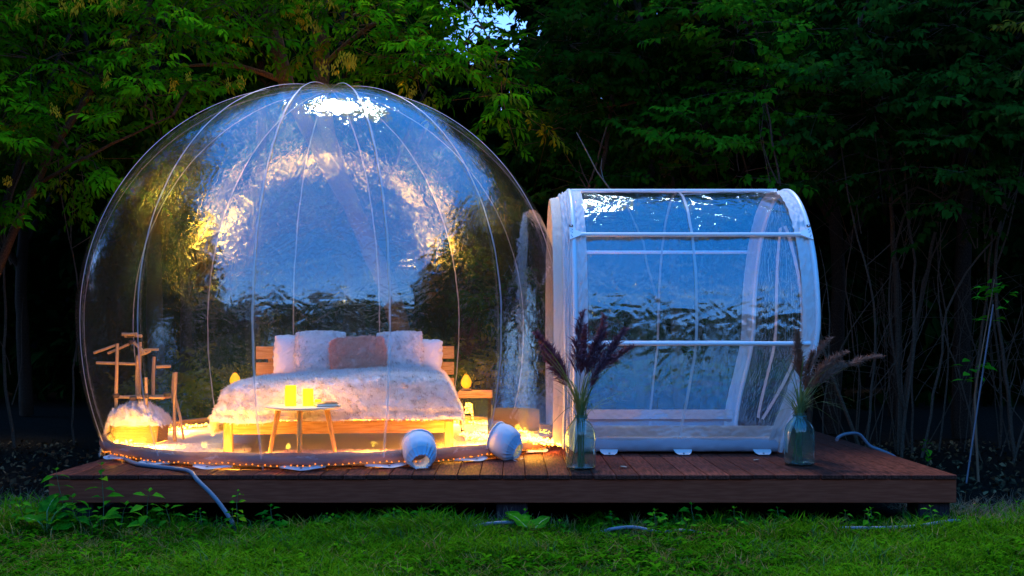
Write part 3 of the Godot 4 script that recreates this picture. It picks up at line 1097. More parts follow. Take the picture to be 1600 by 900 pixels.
	# uprights (x, foot, top, depth offset)
	for q in [[-0.20, 0.0, 0.79, 0.10], [0.045, 0.0, 0.52, 0.14], [0.265, 0.0, 0.56, 0.08], [-0.10, 0.12, 0.80, -0.12], [-0.065, 0.36, 0.69, 0.02], [0.03, 0.36, 0.68, -0.08], [0.20, 0.30, 0.55, -0.06], [0.19, 0.0, 0.36, -0.12]]:
		pole.call(Vector3(q[0], q[1], q[3]), Vector3(q[0] + 0.008, q[2], q[3]), 0.013)
	pole.call(Vector3(-0.36, 0.635, 0.1), Vector3(-0.055, 0.625, 0.08), 0.012)
	pole.call(Vector3(-0.21, 0.36, 0.10), Vector3(0.19, 0.355, 0.12), 0.013)
	pole.call(Vector3(-0.20, 0.35, -0.1), Vector3(0.20, 0.36, -0.1), 0.013)
	pole.call(Vector3(-0.20, 0.355, 0.1), Vector3(-0.11, 0.35, -0.13), 0.012)
	pole.call(Vector3(0.17, 0.355, 0.12), Vector3(0.2, 0.35, -0.13), 0.012)
	for q in [[-0.385, 0.715, -0.215, 0.775, 0.09], [-0.30, 0.71, -0.13, 0.785, 0.02], [-0.06, 0.80, 0.03, 0.71, 0.1], [-0.10, 0.80, -0.02, 0.73, 0.0], [-0.03, 0.735, 0.085, 0.74, -0.05], [-0.02, 0.70, 0.06, 0.73, 0.06]]:
		pole.call(Vector3(q[0], q[1], q[4]), Vector3(q[2], q[3], q[4]), 0.011)
	for q in [[-0.17, 0.865, -0.05, 0.868, 0.06], [-0.18, 0.85, -0.04, 0.85, -0.02], [0.10, 0.60, 0.215, 0.605, 0.04]]:
		pole.call(Vector3(q[0], q[1], q[4]), Vector3(q[2], q[3], q[4]), 0.013)
	pole.call(Vector3(0.24, 0.37, 0.02), Vector3(0.34, 0.02, 0.1), 0.011)
	for q in [[-0.10, 0.80, 0.02], [-0.12, 0.855, 0.02], [-0.2, 0.37, 0.1], [0.05, 0.37, 0.14], [-0.06, 0.35, 0.12], [0.2, 0.38, 0.08]]:
		var b := MB.new()
		b.box(Vector3(q[0], q[1], q[2]), Vector3(0.055, 0.035, 0.05), Basis(Vector3.UP, 0.4), 0.008)
		obj("rope_binding", b, M.dark_ring, r)

	# basket with a white throw
	var bk := thing("wicker_basket", "rectangular woven wicker basket at the foot of the stick rack", "basket", P(-2.99, fy, 8.02))
	var wv := MB.new()
	for row in 12:
		var y := 0.008 + 0.0135 * row
		var pts := []
		var rad := []
		for i in 97:
			var a := i / 96.0 * 4.0
			var side := int(a) % 4
			var q := a - int(a)
			var c: Vector2 = [Vector2(-1, 1), Vector2(1, 1), Vector2(1, -1), Vector2(-1, -1)][side].lerp([Vector2(1, 1), Vector2(1, -1), Vector2(-1, -1), Vector2(-1, 1)][side], q)
			var w := 0.006 * sin(PI * (i + row))  + 0.005 * (1.0 if (i + row) % 2 == 0 else -1.0)
			pts.append(Vector3(c.x * (0.165 + 0.02 * row / 12.0 + w), y, c.y * (0.115 + w))); rad.append(0.0075)
		wv.tube(pts, rad, 5, false)
	obj("weave", wv, M.wicker, bk)
	var th := MB.new()
	var f2 := FastNoiseLite.new()
	f2.frequency = 3.4
	f2.seed = 77
	th.grid(30, 24, func(u, w):
		var x: float = (u - 0.5) * 2.0
		var z: float = (w - 0.5) * 2.0
		var e: float = pow(maxf(0.0, 1.0 - x * x), 0.5) * pow(maxf(0.0, 1.0 - z * z), 0.5)
		var over: float = maxf(0.0, -x - 0.72) * 1.5
		return Vector3(x * 0.24 - 0.03, 0.14 + 0.15 * e + 0.07 * f2.get_noise_2d(x, z + 3.0) * (0.3 + e) - over * 0.55, z * 0.15), Vector2(1, 1), Vector2.ZERO, -1.0)
	var to := obj("fluffy_throw", th, M.fur_base, self)
	to.position = bk.position
	tag(to, "crumpled fluffy white throw heaped in the wicker basket", "throw")
	fur_over("fur_pile", th, fur_tuft(8, 0.03, 0.0034, 0.012, 25), 1800, 1.0, Vector3(0, -1, 0.4), [Color(0.72, 0.7, 0.7), Color(0.86, 0.85, 0.85), Color(0.9, 0.85, 0.8)], 26, to)

	# rugs
	for q in [["white_rug", "fluffy white rug on the dome floor left of the bed", -2.36, 7.35, 0.42, 0.3, [Color(0.74, 0.7, 0.7), Color(0.86, 0.84, 0.84), Color(0.9, 0.8, 0.7)], M.fur_base], ["pink_rug", "pale pink fur rug under the round table and the bed", -1.15, 7.0, 0.62, 0.24, [Color(0.62, 0.4, 0.38), Color(0.8, 0.62, 0.6), Color(0.9, 0.8, 0.8)], M.pink_base],
			["white_rug", "fluffy white rug on the dome floor right of the bed", -0.3, 7.45, 0.26, 0.22, [Color(0.74, 0.68, 0.64), Color(0.86, 0.82, 0.8), Color(0.9, 0.8, 0.7)], M.fur_base]]:
		var b := MB.new()
		var f3 := FastNoiseLite.new()
		f3.frequency = 2.0
		f3.seed = int(q[2] * 100.0)
		b.grid(30, 24, func(u, w):
			var x: float = (u - 0.5) * 2.0
			var z: float = (w - 0.5) * 2.0
			var sx: float = x * sqrt(1.0 - z * z * 0.42) * (1.0 + 0.08 * f3.get_noise_2d(z * 2.0, 3.0))
			var sz: float = z * sqrt(1.0 - x * x * 0.42) * (1.0 + 0.08 * f3.get_noise_2d(x * 2.0, 9.0))
			return Vector3(sx * q[4], 0.006 + 0.012 * (1.0 - pow(maxf(absf(x), absf(z)), 6.0)) + 0.006 * f3.get_noise_2d(x * 2.0, z * 2.0), sz * q[5]), Vector2(1, 1), Vector2.ZERO, -1.0)
		var o := obj(q[0], b, q[7], self)
		o.position = P(q[2], fy, q[3])
		tag(o, q[1], "rug")
		fur_over("fur_pile", b, fur_tuft(8, 0.034, 0.004, 0.014, 35), 2600, 1.0, Vector3(0.2, -0.2, 1), q[6], 36, o)
	# rolled straw mat
	var rm := thing("rolled_mat", "rolled-up straw-coloured mat lying beside the bed's right side", "mat", P(-0.02, fy + 0.11, 8.85))
	var rb := MB.new()
	var fr2 := FastNoiseLite.new()
	fr2.frequency = 6.0
	rb.grid(40, 30, func(u, w):
		var a: float = TAU * u
		var r2: float = 0.105 * (1.0 + 0.05 * fr2.get_noise_2d(cos(a) * 1.5, w * 4.0 + sin(a))) * (1.0 - 0.12 * pow(absf(w - 0.5) * 2.0, 6.0))
		return Vector3(lerpf(-0.16, 0.26, w), cos(a) * r2, sin(a) * r2 + 0.06 * w), Vector2(1, 1), Vector2.ZERO, 1.0)
	obj("mat_roll", rb, M.wicker_pale, rm)
	var sp := MB.new()
	var sq := []
	var sr := []
	for i in 70:
		var a := i * 0.36
		sq.append(Vector3(-0.165, cos(a) * (0.012 + 0.0046 * i * 0.36 * 0.98), sin(a) * (0.012 + 0.0046 * i * 0.36 * 0.98))); sr.append(0.011)
	sp.tube(sq, sr, 5)
	obj("mat_end", sp, M.wicker_pale, rm)

# ---------------------------------------------------------------- string lights
func string_of(t: Node3D, pts: Array, gap: float, r: float, wire: Material, bulb: Material, jitter := 0.0, wire_r := 0.0025) -> void:
	var c := Curve3D.new()
	for p in pts:
		c.add_point(p)
	var wb := MB.new()
	var q := []
	var rad := []
	var bb := MB.new()
	var l := c.get_baked_length()
	var n := int(l / gap)
	for i in n + 1:
		var p := c.sample_baked(i * gap, true) + Vector3(rng.randfn(0, 1), absf(rng.randfn(0, 1)), rng.randfn(0, 1)) * jitter
		q.append(p); rad.append(wire_r)
		bb.ball(p + Vector3(0, r * 0.8, 0), r)
	wb.tube(q, rad, 5)
	obj("wire", wb, wire, t)
	tag(obj("bulbs", bb, bulb, t), "", "", "", "stuff")

func build_lights() -> void:
	var warm := Color(1.0, 0.68, 0.2)
	var ring := thing("string_lights", "warm yellow string lights laid round the inside edge of the dome floor", "string lights", DOME)
	var pts := []
	for k in 91:
		var a := deg_to_rad(74.0 + 4.0 * k * 0.9 )
		pts.append(dome_dir(a) * (1.66 + 0.02 * sin(a * 7.0)) + Vector3(0, 0.036, 0))
	string_of(ring, pts, 0.034, 0.0125, M.wire, M.bulb, 0.008)
	var low := []
	for k in 40:
		var a := deg_to_rad(215.0 + 2.3 * k)
		low.append(dome_dir(a) * (1.58 + 0.05 * sin(a * 13.0)) + Vector3(0, 0.036, 0))
	string_of(ring, low, 0.04, 0.012, M.wire, M.bulb, 0.01)
	for k in 10:
		var a := deg_to_rad(105.0 + 33.0 * k)
		down_light("string_light", dome_dir(a) * 1.55 + Vector3(0, 0.13, 0), warm, 0.85, 0.04, ring)
	for a in [-0.5, 0.55, 2.3, 4.95]:
		omni("string_light", dome_dir(a) * 1.60 + Vector3(0, 0.09, 0), warm, 0.2, 0.1, ring)
	# tangle of the same lights at the right
	var heap := thing("string_light_tangle", "tangle of very bright warm string lights by the tunnel opening", "string lights", P(-0.05, DECK + 0.035, 7.72))
	pts = []
	for k in 90:
		var w := k / 89.0
		pts.append(Vector3(lerpf(-0.32, 0.36, w) + 0.07 * sin(k * 1.7), 0.015 + 0.03 * absf(sin(k * 2.3)), lerpf(-0.25, 0.28, w) + 0.11 * cos(k * 1.3)))
	string_of(heap, pts, 0.026, 0.011, M.wire, M.bulb, 0.012)
	for k in 3:
		down_light("tangle_light", Vector3(-0.2 + 0.2 * k, 0.13, -0.14 + 0.16 * k), warm, 0.4, 0.05, heap)
	var bunch := thing("string_light_bunch", "bright bunch of string lights hanging from the bed corner to the floor", "string lights", P(-0.31, DECK + 0.03, 7.6))
	pts = []
	for k in 16:
		pts.append(Vector3(-0.02 + 0.025 * sin(k * 2.1), 0.29 + 0.035 * cos(k * 1.7), 0.02 * sin(k * 3.3)))
	for k in 10:
		var w := k / 9.0
		pts.append(Vector3(0.0 + 0.22 * w * w + 0.015 * w, 0.27 - 0.245 * sin(w * PI * 0.5), 0.02))
	for k in 4:
		pts.append(Vector3(0.24 + 0.05 * k, 0.02, 0.02))
	string_of(bunch, pts, 0.024, 0.0075, M.wire, M.bulb, 0.003)
	omni("bunch_light", Vector3(0.03, 0.3, 0.06), warm, 0.13, 0.12, bunch)
	# along the foot of the dome, outside
	var dots := thing("edge_lights", "orange string lights glowing along the front foot of the dome", "string lights", DOME)
	pts = []
	for k in 60:
		var a := deg_to_rad(-66.0 + 2.3 * k)
		pts.append(dome_dir(a) * (1.797 + flare(a)) + Vector3(0, 0.024 + 0.006 * sin(a * 11.0), 0))
	string_of(dots, pts, 0.042, 0.0058, M.wire, M.dot, 0.005, 0.002)
	for k in 6:
		omni("edge_light", dome_dir(deg_to_rad(-50.0 + 20.0 * k)) * 1.93 + Vector3(0, 0.05, 0), warm, 0.002, 0.02, dots)

# ---------------------------------------------------------------- leaves
# one leaflet: base at o, pointing along d, folded along its midrib, tip bent down by droop
func leaflet(b: MB, o: Vector3, d: Vector3, up: Vector3, length: float, width: float, droop: float, oval := 0.42) -> void:
	var s := d.cross(up).normalized()
	up = s.cross(d).normalized()
	var m1 := o + d * length * oval - up * droop * length * 0.12
	var m2 := o + d * length * (oval + 0.32) - up * droop * length * 0.38
	var tip := o + d * length * 0.97 - up * droop * length * 0.75
	var w1 := s * width * 0.5 + up * width * 0.12
	var w2 := s * width * 0.5 - up * width * 0.12
	b.tri(o, m1, m1 + w1, up); b.tri(o, m1, m1 - w2, up)
	b.quad(m1, m1 + w1, m2 + w1 * 0.62, m2, up); b.quad(m1, m1 - w2, m2 - w2 * 0.62, m2, up)
	b.tri(m2, m2 + w1 * 0.62, tip, up); b.tri(m2, m2 - w2 * 0.62, tip, up)

var L := {}

func make_leaf_meshes() -> void:
	var r := RandomNumberGenerator.new()
	r.seed = 21
	# a compound leaf of three pairs and an end leaflet, hanging; +z outward
	for k in 3:
		var b := MB.new()
		var d := Vector3(0, 0, 1)
		b.tube([Vector3.ZERO, Vector3(0, 0.004, 0.07), Vector3(0, -0.006, 0.15)], [0.0014, 0.0011, 0.0008], 3, false)
		for q in [[0.065, 0.9, 0.082], [0.105, 0.72, 0.095]]:
			for s in [-1.0, 1.0]:
				leaflet(b, Vector3(0, 0.002, q[0]), Vector3(s * q[1], -0.15 + r.randf() * 0.2, 0.75).normalized(), Vector3(s * 0.25, 1, 0.1), q[2] * r.randf_range(0.85, 1.15), 0.034, r.randf_range(0.3, 0.9))
		leaflet(b, Vector3(0, -0.006, 0.15), Vector3(r.randf_range(-0.2, 0.2), -0.25, 1).normalized(), Vector3.UP, 0.105, 0.04, r.randf_range(0.3, 0.9))
		L["elder%d" % k] = b.mesh(M.leaf)
	# a spray of broad oval leaves in pairs on a twig
	for k in 3:
		var b := MB.new()
		b.tube([Vector3.ZERO, Vector3(0, 0.008, 0.12), Vector3(0, -0.01, 0.25)], [0.002, 0.0016, 0.001], 3, false)
		for i in 4:
			for s in [-1.0, 1.0]:
				leaflet(b, Vector3(0, 0.004 - 0.004 * i, 0.05 + 0.058 * i), Vector3(s * r.randf_range(0.45, 1.0), r.randf_range(-0.7, 0.25), r.randf_range(0.1, 0.8)).normalized(), Vector3(s * r.randf_range(-0.2, 0.6), 1, r.randf_range(-0.6, 0.8)), r.randf_range(0.06, 0.1), r.randf_range(0.045, 0.07), r.randf_range(0.2, 0.8), 0.36)
		leaflet(b, Vector3(0, -0.01, 0.25), Vector3(0, -0.3, 1).normalized(), Vector3.UP, 0.085, 0.045, 0.6, 0.36)
		L["oval%d" % k] = b.mesh(M.leaf)
	# a looser, coarser clump for what stands far off
	for k in 2:
		var b := MB.new()
		for i in 14:
			var d := Vector3(r.randfn(0, 1), r.randfn(-0.2, 0.5), r.randfn(0, 1)).normalized()
			leaflet(b, d * r.randf_range(0.02, 0.2), (d + Vector3(r.randfn(0, 0.5), -0.3, r.randfn(0, 0.5))).normalized(), Vector3(r.randfn(0, 0.4), 1, r.randfn(0, 0.4)), r.randf_range(0.11, 0.17), r.randf_range(0.06, 0.085), r.randf_range(0.2, 0.8))
		L["clump%d" % k] = b.mesh(M.leaf)
	# hanging bunch of winged seeds
	var sb := MB.new()
	for i in 26:
		var p := Vector3(r.randfn(0, 0.018), -r.randf() * 0.12, r.randfn(0, 0.018))
		leaflet(sb, p, Vector3(r.randfn(0, 0.35), -1, r.randfn(0, 0.35)).normalized(), Vector3(r.randfn(0, 1), 0.1, r.randfn(0, 1)), 0.04, 0.013, 0.2)
	L.seeds = sb.mesh(M.seeds)

func spread(a: Vector3, bb: Vector3, sag: float, n: int, r: RandomNumberGenerator, wob: float) -> Array:
	var pts := []
	for i in n + 1:
		var w := float(i) / n
		pts.append(a.lerp(bb, w) + Vector3(r.randfn(0, wob), r.randfn(0, wob) + sag * sin(PI * w), r.randfn(0, wob)) * (0.0 if i == 0 else 1.0))
	return pts

# limbs: list of [points, base radius, tip radius]; clouds: list of [centre, radii, twigs] (scene coordinates)
func tree(called: String, label: String, category: String, group: String, bark: Material, limbs: Array, clouds: Array, leaf: String, kinds: int, size: float, per_twig: int, tints: Array, sd: int, droop := 0.35, singles := 0, twig_len := 0.55) -> Node3D:
	var r := RandomNumberGenerator.new()
	r.seed = sd
	var foot: Vector3 = limbs[0][0][0]
	var t := thing(called, label, category, foot, group)
	var all := []
	var tb := MB.new()
	for l in limbs:
		var c := Curve3D.new()
		var ps: Array = l[0]
		for i in ps.size():
			var q: Vector3 = (ps[mini(i + 1, ps.size() - 1)] - ps[maxi(i - 1, 0)]) * 0.18
			c.add_point(ps[i] - foot, -q, q)
		var m := maxi(5, int(c.get_baked_length() / 0.22))
		var pts := []
		var rad := []
		for i in m + 1:
			var w := float(i) / m
			var p := c.sample_baked(w * c.get_baked_length(), true)
			var rr := lerpf(l[1], l[2], w) * (1.0 + r.randf_range(-0.05, 0.05))
			pts.append(p + Vector3(r.randfn(0, 1), 0, r.randfn(0, 1)) * 0.008); rad.append(rr)
			all.append(p)
		tb.tube(pts, rad, 9 if l[1] > 0.03 else 6)
	obj("trunk", tb, bark, t)
	var xfs := []
	var cols := []
	var which := []
	var br := MB.new()
	for cl in clouds:
		var cc: Vector3 = cl[0] - foot
		var rr: Vector3 = cl[1]
		var near: Vector3 = all[0]
		for p in all:
			if p.distance_to(cc) < near.distance_to(cc):
				near = p
		if near.distance_to(cc) > 0.2:
			br.tube(spread(near, cc, 0.12, 6, r, 0.03), [0.016, 0.014, 0.012, 0.011, 0.009, 0.008, 0.006], 5, false)
		var shade := r.randf()
		for k in int(cl[2]):
			var d := Vector3(r.randfn(0, 1), r.randfn(0, 1), r.randfn(0, 1)).normalized()
			var a := cc + d * rr * pow(r.randf(), 0.5) * 0.75
			var out := (d * Vector3(1, 0.35, 1) + Vector3(r.randfn(0, 0.5), r.randfn(0, 0.25), r.randfn(0, 0.5)) + Vector3(0, 0.12, 0)).normalized()
			var tl := twig_len * r.randf_range(0.6, 1.3)
			var e := a + out * tl + Vector3(0, -droop * tl * 0.4, 0)
			if k % 3 == 0:
				br.tube([cc.lerp(a, 0.3), a, e], [0.006, 0.004, 0.002], 4, false)
			else:
				br.tube([a, (a + e) * 0.5 + Vector3(0, 0.02, 0), e], [0.004, 0.003, 0.0015], 3, false)
			var tint: Color = tints[0].lerp(tints[1], clampf(0.5 * shade + 0.5 * r.randf(), 0, 1))
			if r.randf() < 0.10:
				tint = tint.lerp(tints[2], r.randf_range(0.4, 1.0))
			for i in per_twig:
				var w := (i + 0.5) / per_twig
				var p := a.lerp(e, w) + Vector3(0, 0.02 * sin(w * PI), 0)
				var sd2 := (1.0 if i % 2 == 0 else -1.0)
				var f := (out * r.randf_range(0.4, 1.2) + out.cross(Vector3.UP).normalized() * sd2 * r.randf_range(0.5, 1.2) + Vector3(0, r.randfn(0.05, 0.25) - droop * 0.6, 0)).normalized()
				var up := (Vector3.UP * 0.75 + Vector3(r.randfn(0, 0.4), 0, 0.55 + r.randfn(0, 0.4))).normalized()
				var x := up.cross(f).normalized()
				var s := size * r.randf_range(0.65, 1.2)
				xfs.append(Transform3D(Basis(x, f.cross(x), f).scaled_local(Vector3(s, s, s)), p))
				cols.append(tint * r.randf_range(0.75, 1.25))
				which.append(r.randi() % kinds)
	if clouds.size():
		obj("branches", br, bark, t)
	# the nearest leaves are parts of their own, the rest one mass
	var order := range(xfs.size())
	if singles:
		order.sort_custom(func(a, b2): return xfs[a].origin.z > xfs[b2].origin.z)
	for k in mini(singles, xfs.size()):
		var i: int = order[k]
		var o := put("leaf", L["%s%d" % [leaf, which[i]]], t)
		o.material_override = single_of(tints, k % 3)
		o.transform = xfs[i]
	for kind in kinds:
		var xs := []
		var cs := []
		for k in range(mini(singles, xfs.size()), order.size()):
			if which[order[k]] == kind:
				xs.append(xfs[order[k]]); cs.append(cols[order[k]])
		if xs.size():
			copies("crown", L["%s%d" % [leaf, kind]], xs, cs, t)
	return t

# single leaves wear three shades of their tree's own colours
func single_of(tints: Array, k: int) -> StandardMaterial3D:
	var key := "leaf_%s_%d" % [str(tints[1]), k]
	if not M.has(key):
		var c: Color = tints[0].lerp(tints[1], 0.35 + 0.4 * k)
		var m := mat(lin(c.r, c.g, c.b), 1.0, 0.0)
		m.backlight_enabled = true
		m.backlight = lin(c.r * 1.6, c.g * 1.6, c.b * 1.6)
		M[key] = m
	return M[key]

func seeds(t: Node3D, at: Array) -> void:
	for p in at:
		for k in p[1]:
			var o := put("seed_bunch", L.seeds, t)
			var s: float = p[2] * rng.randf_range(0.8, 1.15)
			o.transform = Transform3D(Basis(Vector3.UP, rng.randf() * TAU).scaled(Vector3(s, s, s)), p[0] - t.position + Vector3(rng.randfn(0, 0.07), rng.randfn(0, 0.03), rng.randfn(0, 0.05)))

func build_woods() -> void:
	var green := [Color(0.014, 0.085, 0.001), Color(0.08, 0.24, 0.003), Color(0.2, 0.17, 0.008)]
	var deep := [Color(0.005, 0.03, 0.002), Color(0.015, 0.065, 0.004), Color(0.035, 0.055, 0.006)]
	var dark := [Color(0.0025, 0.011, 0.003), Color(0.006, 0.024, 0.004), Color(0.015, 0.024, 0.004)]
	# 1: box elder on the left, its boughs reaching in front of the dark wood
	var a := tree("box_elder", "bright green box elder whose boughs with yellow seeds hang left of the dome", "tree", "", M.dark_bark_warm,
		[[[P(-5.75, 0, 10.4), P(-5.4, 1.5, 10.2), P(-4.75, 2.75, 9.9), P(-4.2, 3.6, 9.8), P(-3.6, 4.6, 9.9), P(-3.2, 6.4, 10.2)], 0.055, 0.018],
		[[P(-5.45, 1.4, 10.2), P(-5.9, 3.2, 9.9), P(-6.0, 5.0, 9.9), P(-5.7, 6.6, 10.1)], 0.045, 0.02],
		[[P(-4.75, 2.75, 9.9), P(-4.0, 3.0, 9.5), P(-3.2, 3.35, 9.4)], 0.025, 0.008]],
		[[P(-4.85, 3.25, 9.4), Vector3(0.6, 0.4, 0.5), 34], [P(-4.2, 3.0, 9.5), Vector3(0.5, 0.4, 0.5), 26], [P(-4.5, 3.9, 9.5), Vector3(0.8, 0.5, 0.5), 44], [P(-3.5, 3.55, 9.5), Vector3(0.55, 0.35, 0.4), 24],
		[P(-3.35, 4.25, 9.6), Vector3(0.7, 0.45, 0.5), 36], [P(-5.2, 4.5, 9.6), Vector3(0.7, 0.5, 0.5), 34], [P(-2.6, 4.35, 9.8), Vector3(0.6, 0.4, 0.5), 26], [P(-4.1, 4.9, 9.7), Vector3(1.1, 0.5, 0.6), 50],
		[P(-5.4, 2.5, 9.6), Vector3(0.4, 0.4, 0.4), 12], [P(-2.95, 3.75, 9.9), Vector3(0.35, 0.22, 0.3), 8], [P(-4.6, 5.9, 10.0), Vector3(1.6, 0.7, 1.0), 60], [P(-6.2, 3.6, 9.6), Vector3(0.6, 1.1, 0.6), 40]],
		"elder", 3, 1.0, 7, green, 101, 0.45, 280)
	seeds(a, [[P(-4.45, 4.42, 9.3), 5, 1.3], [P(-4.05, 4.45, 9.3), 4, 1.2], [P(-3.75, 4.45, 9.35), 3, 1.2], [P(-3.65, 4.1, 9.3), 2, 1.0], [P(-3.72, 3.75, 9.3), 2, 0.9], [P(-3.2, 3.65, 9.3), 3, 0.9], [P(-4.7, 2.75, 9.2), 2, 0.9], [P(-4.3, 3.35, 9.1), 2, 0.8], [P(-2.62, 3.75, 9.5), 3, 1.0], [P(-3.6, 4.4, 9.2), 2, 1.1]])
	# 2: forked tree behind the dome
	var c := tree("maple_tree", "fork-trunked orange-barked maple rising behind the top of the dome", "tree", "", M.warm_bark,
		[[[P(-0.98, 0, 10.7), P(-1.25, 1.5, 10.75), P(-1.75, 2.7, 10.8), P(-2.04, 3.6, 10.85), P(-2.1, 4.6, 10.9), P(-2.1, 6.6, 11.0)], 0.115, 0.075],
		[[P(-1.75, 2.7, 10.8), P(-2.32, 3.75, 10.7), P(-2.55, 4.5, 10.7), P(-2.8, 6.2, 10.8)], 0.1, 0.06],
		[[P(-2.45, 4.0, 10.7), P(-3.0, 4.15, 10.6), P(-3.5, 4.1, 10.5)], 0.035, 0.012],
		[[P(-2.05, 4.2, 10.85), P(-1.4, 4.6, 10.5), P(-0.6, 4.75, 10.2), P(-0.2, 4.2, 10.1)], 0.03, 0.008]],
		[[P(-1.65, 4.4, 10.1), Vector3(0.5, 0.3, 0.4), 22], [P(-1.0, 4.1, 10.2), Vector3(0.6, 0.4, 0.4), 28], [P(-0.55, 4.15, 10.2), Vector3(0.45, 0.4, 0.4), 20], [P(-2.2, 4.85, 10.1), Vector3(0.5, 0.3, 0.4), 20],
		[P(-1.3, 5.0, 10.3), Vector3(0.9, 0.35, 0.5), 30], [P(-2.9, 4.9, 10.4), Vector3(0.7, 0.4, 0.5), 24], [P(-0.5, 4.75, 10.6), Vector3(0.3, 0.2, 0.4), 8], [P(-0.1, 3.75, 10.3), Vector3(0.35, 0.3, 0.3), 9]],
		"elder", 3, 1.1, 7, green, 102, 0.5, 200)
	seeds(c, [[P(-1.66, 4.05, 9.8), 6, 1.35], [P(-2.1, 4.5, 9.8), 4, 1.1], [P(-1.95, 4.42, 9.8), 3, 1.0], [P(-2.2, 4.6, 9.8), 5, 1.2], [P(-1.9, 4.65, 9.8), 5, 1.2], [P(-0.95, 3.75, 9.9), 2, 0.9]])
	# 3: dark tree right of the dome with a bent trunk
	tree("maple_tree", "dark green maple with a thin bent trunk behind the entrance tunnel", "tree", "", M.dark_bark_warm,
		[[[P(1.95, 0, 11.6), P(1.9, 1.8, 11.6), P(1.85, 3.0, 11.6), P(1.6, 3.7, 11.6), P(1.5, 5.0, 11.7), P(1.3, 6.8, 11.8)], 0.075, 0.035],
		[[P(1.0, 0, 11.4), P(0.85, 2.2, 11.3), P(1.1, 3.6, 11.4), P(1.25, 5.2, 11.6)], 0.04, 0.02]],
		[[P(0.6, 4.5, 11.0), Vector3(0.7, 0.4, 0.5), 26], [P(1.1, 3.75, 10.9), Vector3(0.6, 0.35, 0.5), 24], [P(0.9, 4.3, 11.0), Vector3(0.6, 0.5, 0.5), 26], [P(1.5, 4.6, 11.0), Vector3(0.7, 0.5, 0.5), 28], [P(1.0, 2.95, 11.2), Vector3(0.5, 0.3, 0.4), 12],
		[P(1.75, 3.45, 10.8), Vector3(0.5, 0.35, 0.4), 20], [P(0.4, 3.6, 11.3), Vector3(0.4, 0.35, 0.4), 14], [P(1.2, 5.8, 11.5), Vector3(1.4, 0.6, 1.0), 50]],
		"oval", 3, 1.1, 4, deep, 103, 0.4)
	# 4, 5: broad-leaved shrubs on the right
	tree("dogwood", "tall round-leaved dogwood in fresher green above the tunnel's right end", "shrub", "", M.sapling_bark,
		[[[P(3.35, 0, 11.2), P(3.3, 1.6, 11.1), P(3.0, 3.2, 10.9), P(2.6, 4.6, 10.7)], 0.035, 0.012], [[P(3.35, 0.3, 11.2), P(2.9, 2.0, 11.0), P(2.4, 3.4, 10.6)], 0.022, 0.008]],
		[[P(2.3, 4.35, 10.2), Vector3(0.5, 0.4, 0.4), 30], [P(2.55, 3.7, 10.2), Vector3(0.5, 0.35, 0.4), 26], [P(2.0, 3.3, 10.3), Vector3(0.45, 0.28, 0.4), 18], [P(2.1, 4.75, 10.4), Vector3(0.6, 0.35, 0.5), 22], [P(2.35, 2.95, 10.3), Vector3(0.3, 0.22, 0.3), 9], [P(2.7, 5.4, 10.8), Vector3(1.0, 0.5, 0.8), 30]],
		"oval", 3, 1.0, 4, [Color(0.008, 0.055, 0.002), Color(0.03, 0.125, 0.005), Color(0.06, 0.085, 0.006)], 104, 0.3, 200)
	tree("elderberry", "big dark elderberry spreading over the saplings at the right", "shrub", "", M.sapling_bark,
		[[[P(4.3, 0, 11.0), P(4.2, 1.8, 10.9), P(4.0, 3.0, 10.6), P(3.6, 4.4, 10.4)], 0.035, 0.012], [[P(4.3, 0.4, 11.0), P(4.6, 2.4, 10.8), P(4.9, 3.8, 10.6)], 0.03, 0.01]],
		[[P(3.1, 3.75, 9.9), Vector3(0.5, 0.4, 0.4), 26], [P(3.6, 3.5, 9.9), Vector3(0.6, 0.4, 0.5), 30], [P(4.2, 3.6, 9.9), Vector3(0.6, 0.45, 0.5), 30], [P(3.5, 4.35, 10.0), Vector3(0.7, 0.4, 0.5), 32], [P(4.4, 4.4, 10.0), Vector3(0.7, 0.45, 0.5), 34],
		[P(4.7, 3.4, 10.0), Vector3(0.5, 0.5, 0.5), 26], [P(3.2, 2.95, 10.2), Vector3(0.4, 0.25, 0.4), 12], [P(4.0, 2.95, 10.0), Vector3(0.5, 0.25, 0.4), 14], [P(4.45, 2.65, 10.0), Vector3(0.35, 0.3, 0.35), 12], [P(5.1, 4.2, 10.2), Vector3(0.6, 0.9, 0.6), 44], [P(4.0, 5.3, 10.4), Vector3(1.3, 0.5, 0.8), 44]],
		"oval", 3, 1.05, 4, [Color(0.005, 0.028, 0.004), Color(0.014, 0.056, 0.006), Color(0.045, 0.045, 0.007)], 105, 0.35, 240)
	tree("box_elder", "yellowish box elder bough entering at the right edge", "tree", "", M.sapling_bark,
		[[[P(6.4, 0, 10.6), P(6.2, 2.0, 10.4), P(5.8, 3.6, 10.0), P(5.3, 4.6, 9.6)], 0.05, 0.014]],
		[[P(5.05, 4.15, 9.2), Vector3(0.3, 0.35, 0.3), 10], [P(5.1, 3.45, 9.3), Vector3(0.22, 0.25, 0.25), 6], [P(5.9, 4.6, 9.8), Vector3(0.6, 0.6, 0.5), 26]],
		"elder", 3, 1.0, 6, [Color(0.04, 0.07, 0.01), Color(0.09, 0.1, 0.012), Color(0.18, 0.14, 0.012)], 106, 0.45)
	# second row: trees whose trunks and crowns close the view
	var r := RandomNumberGenerator.new()
	r.seed = 55
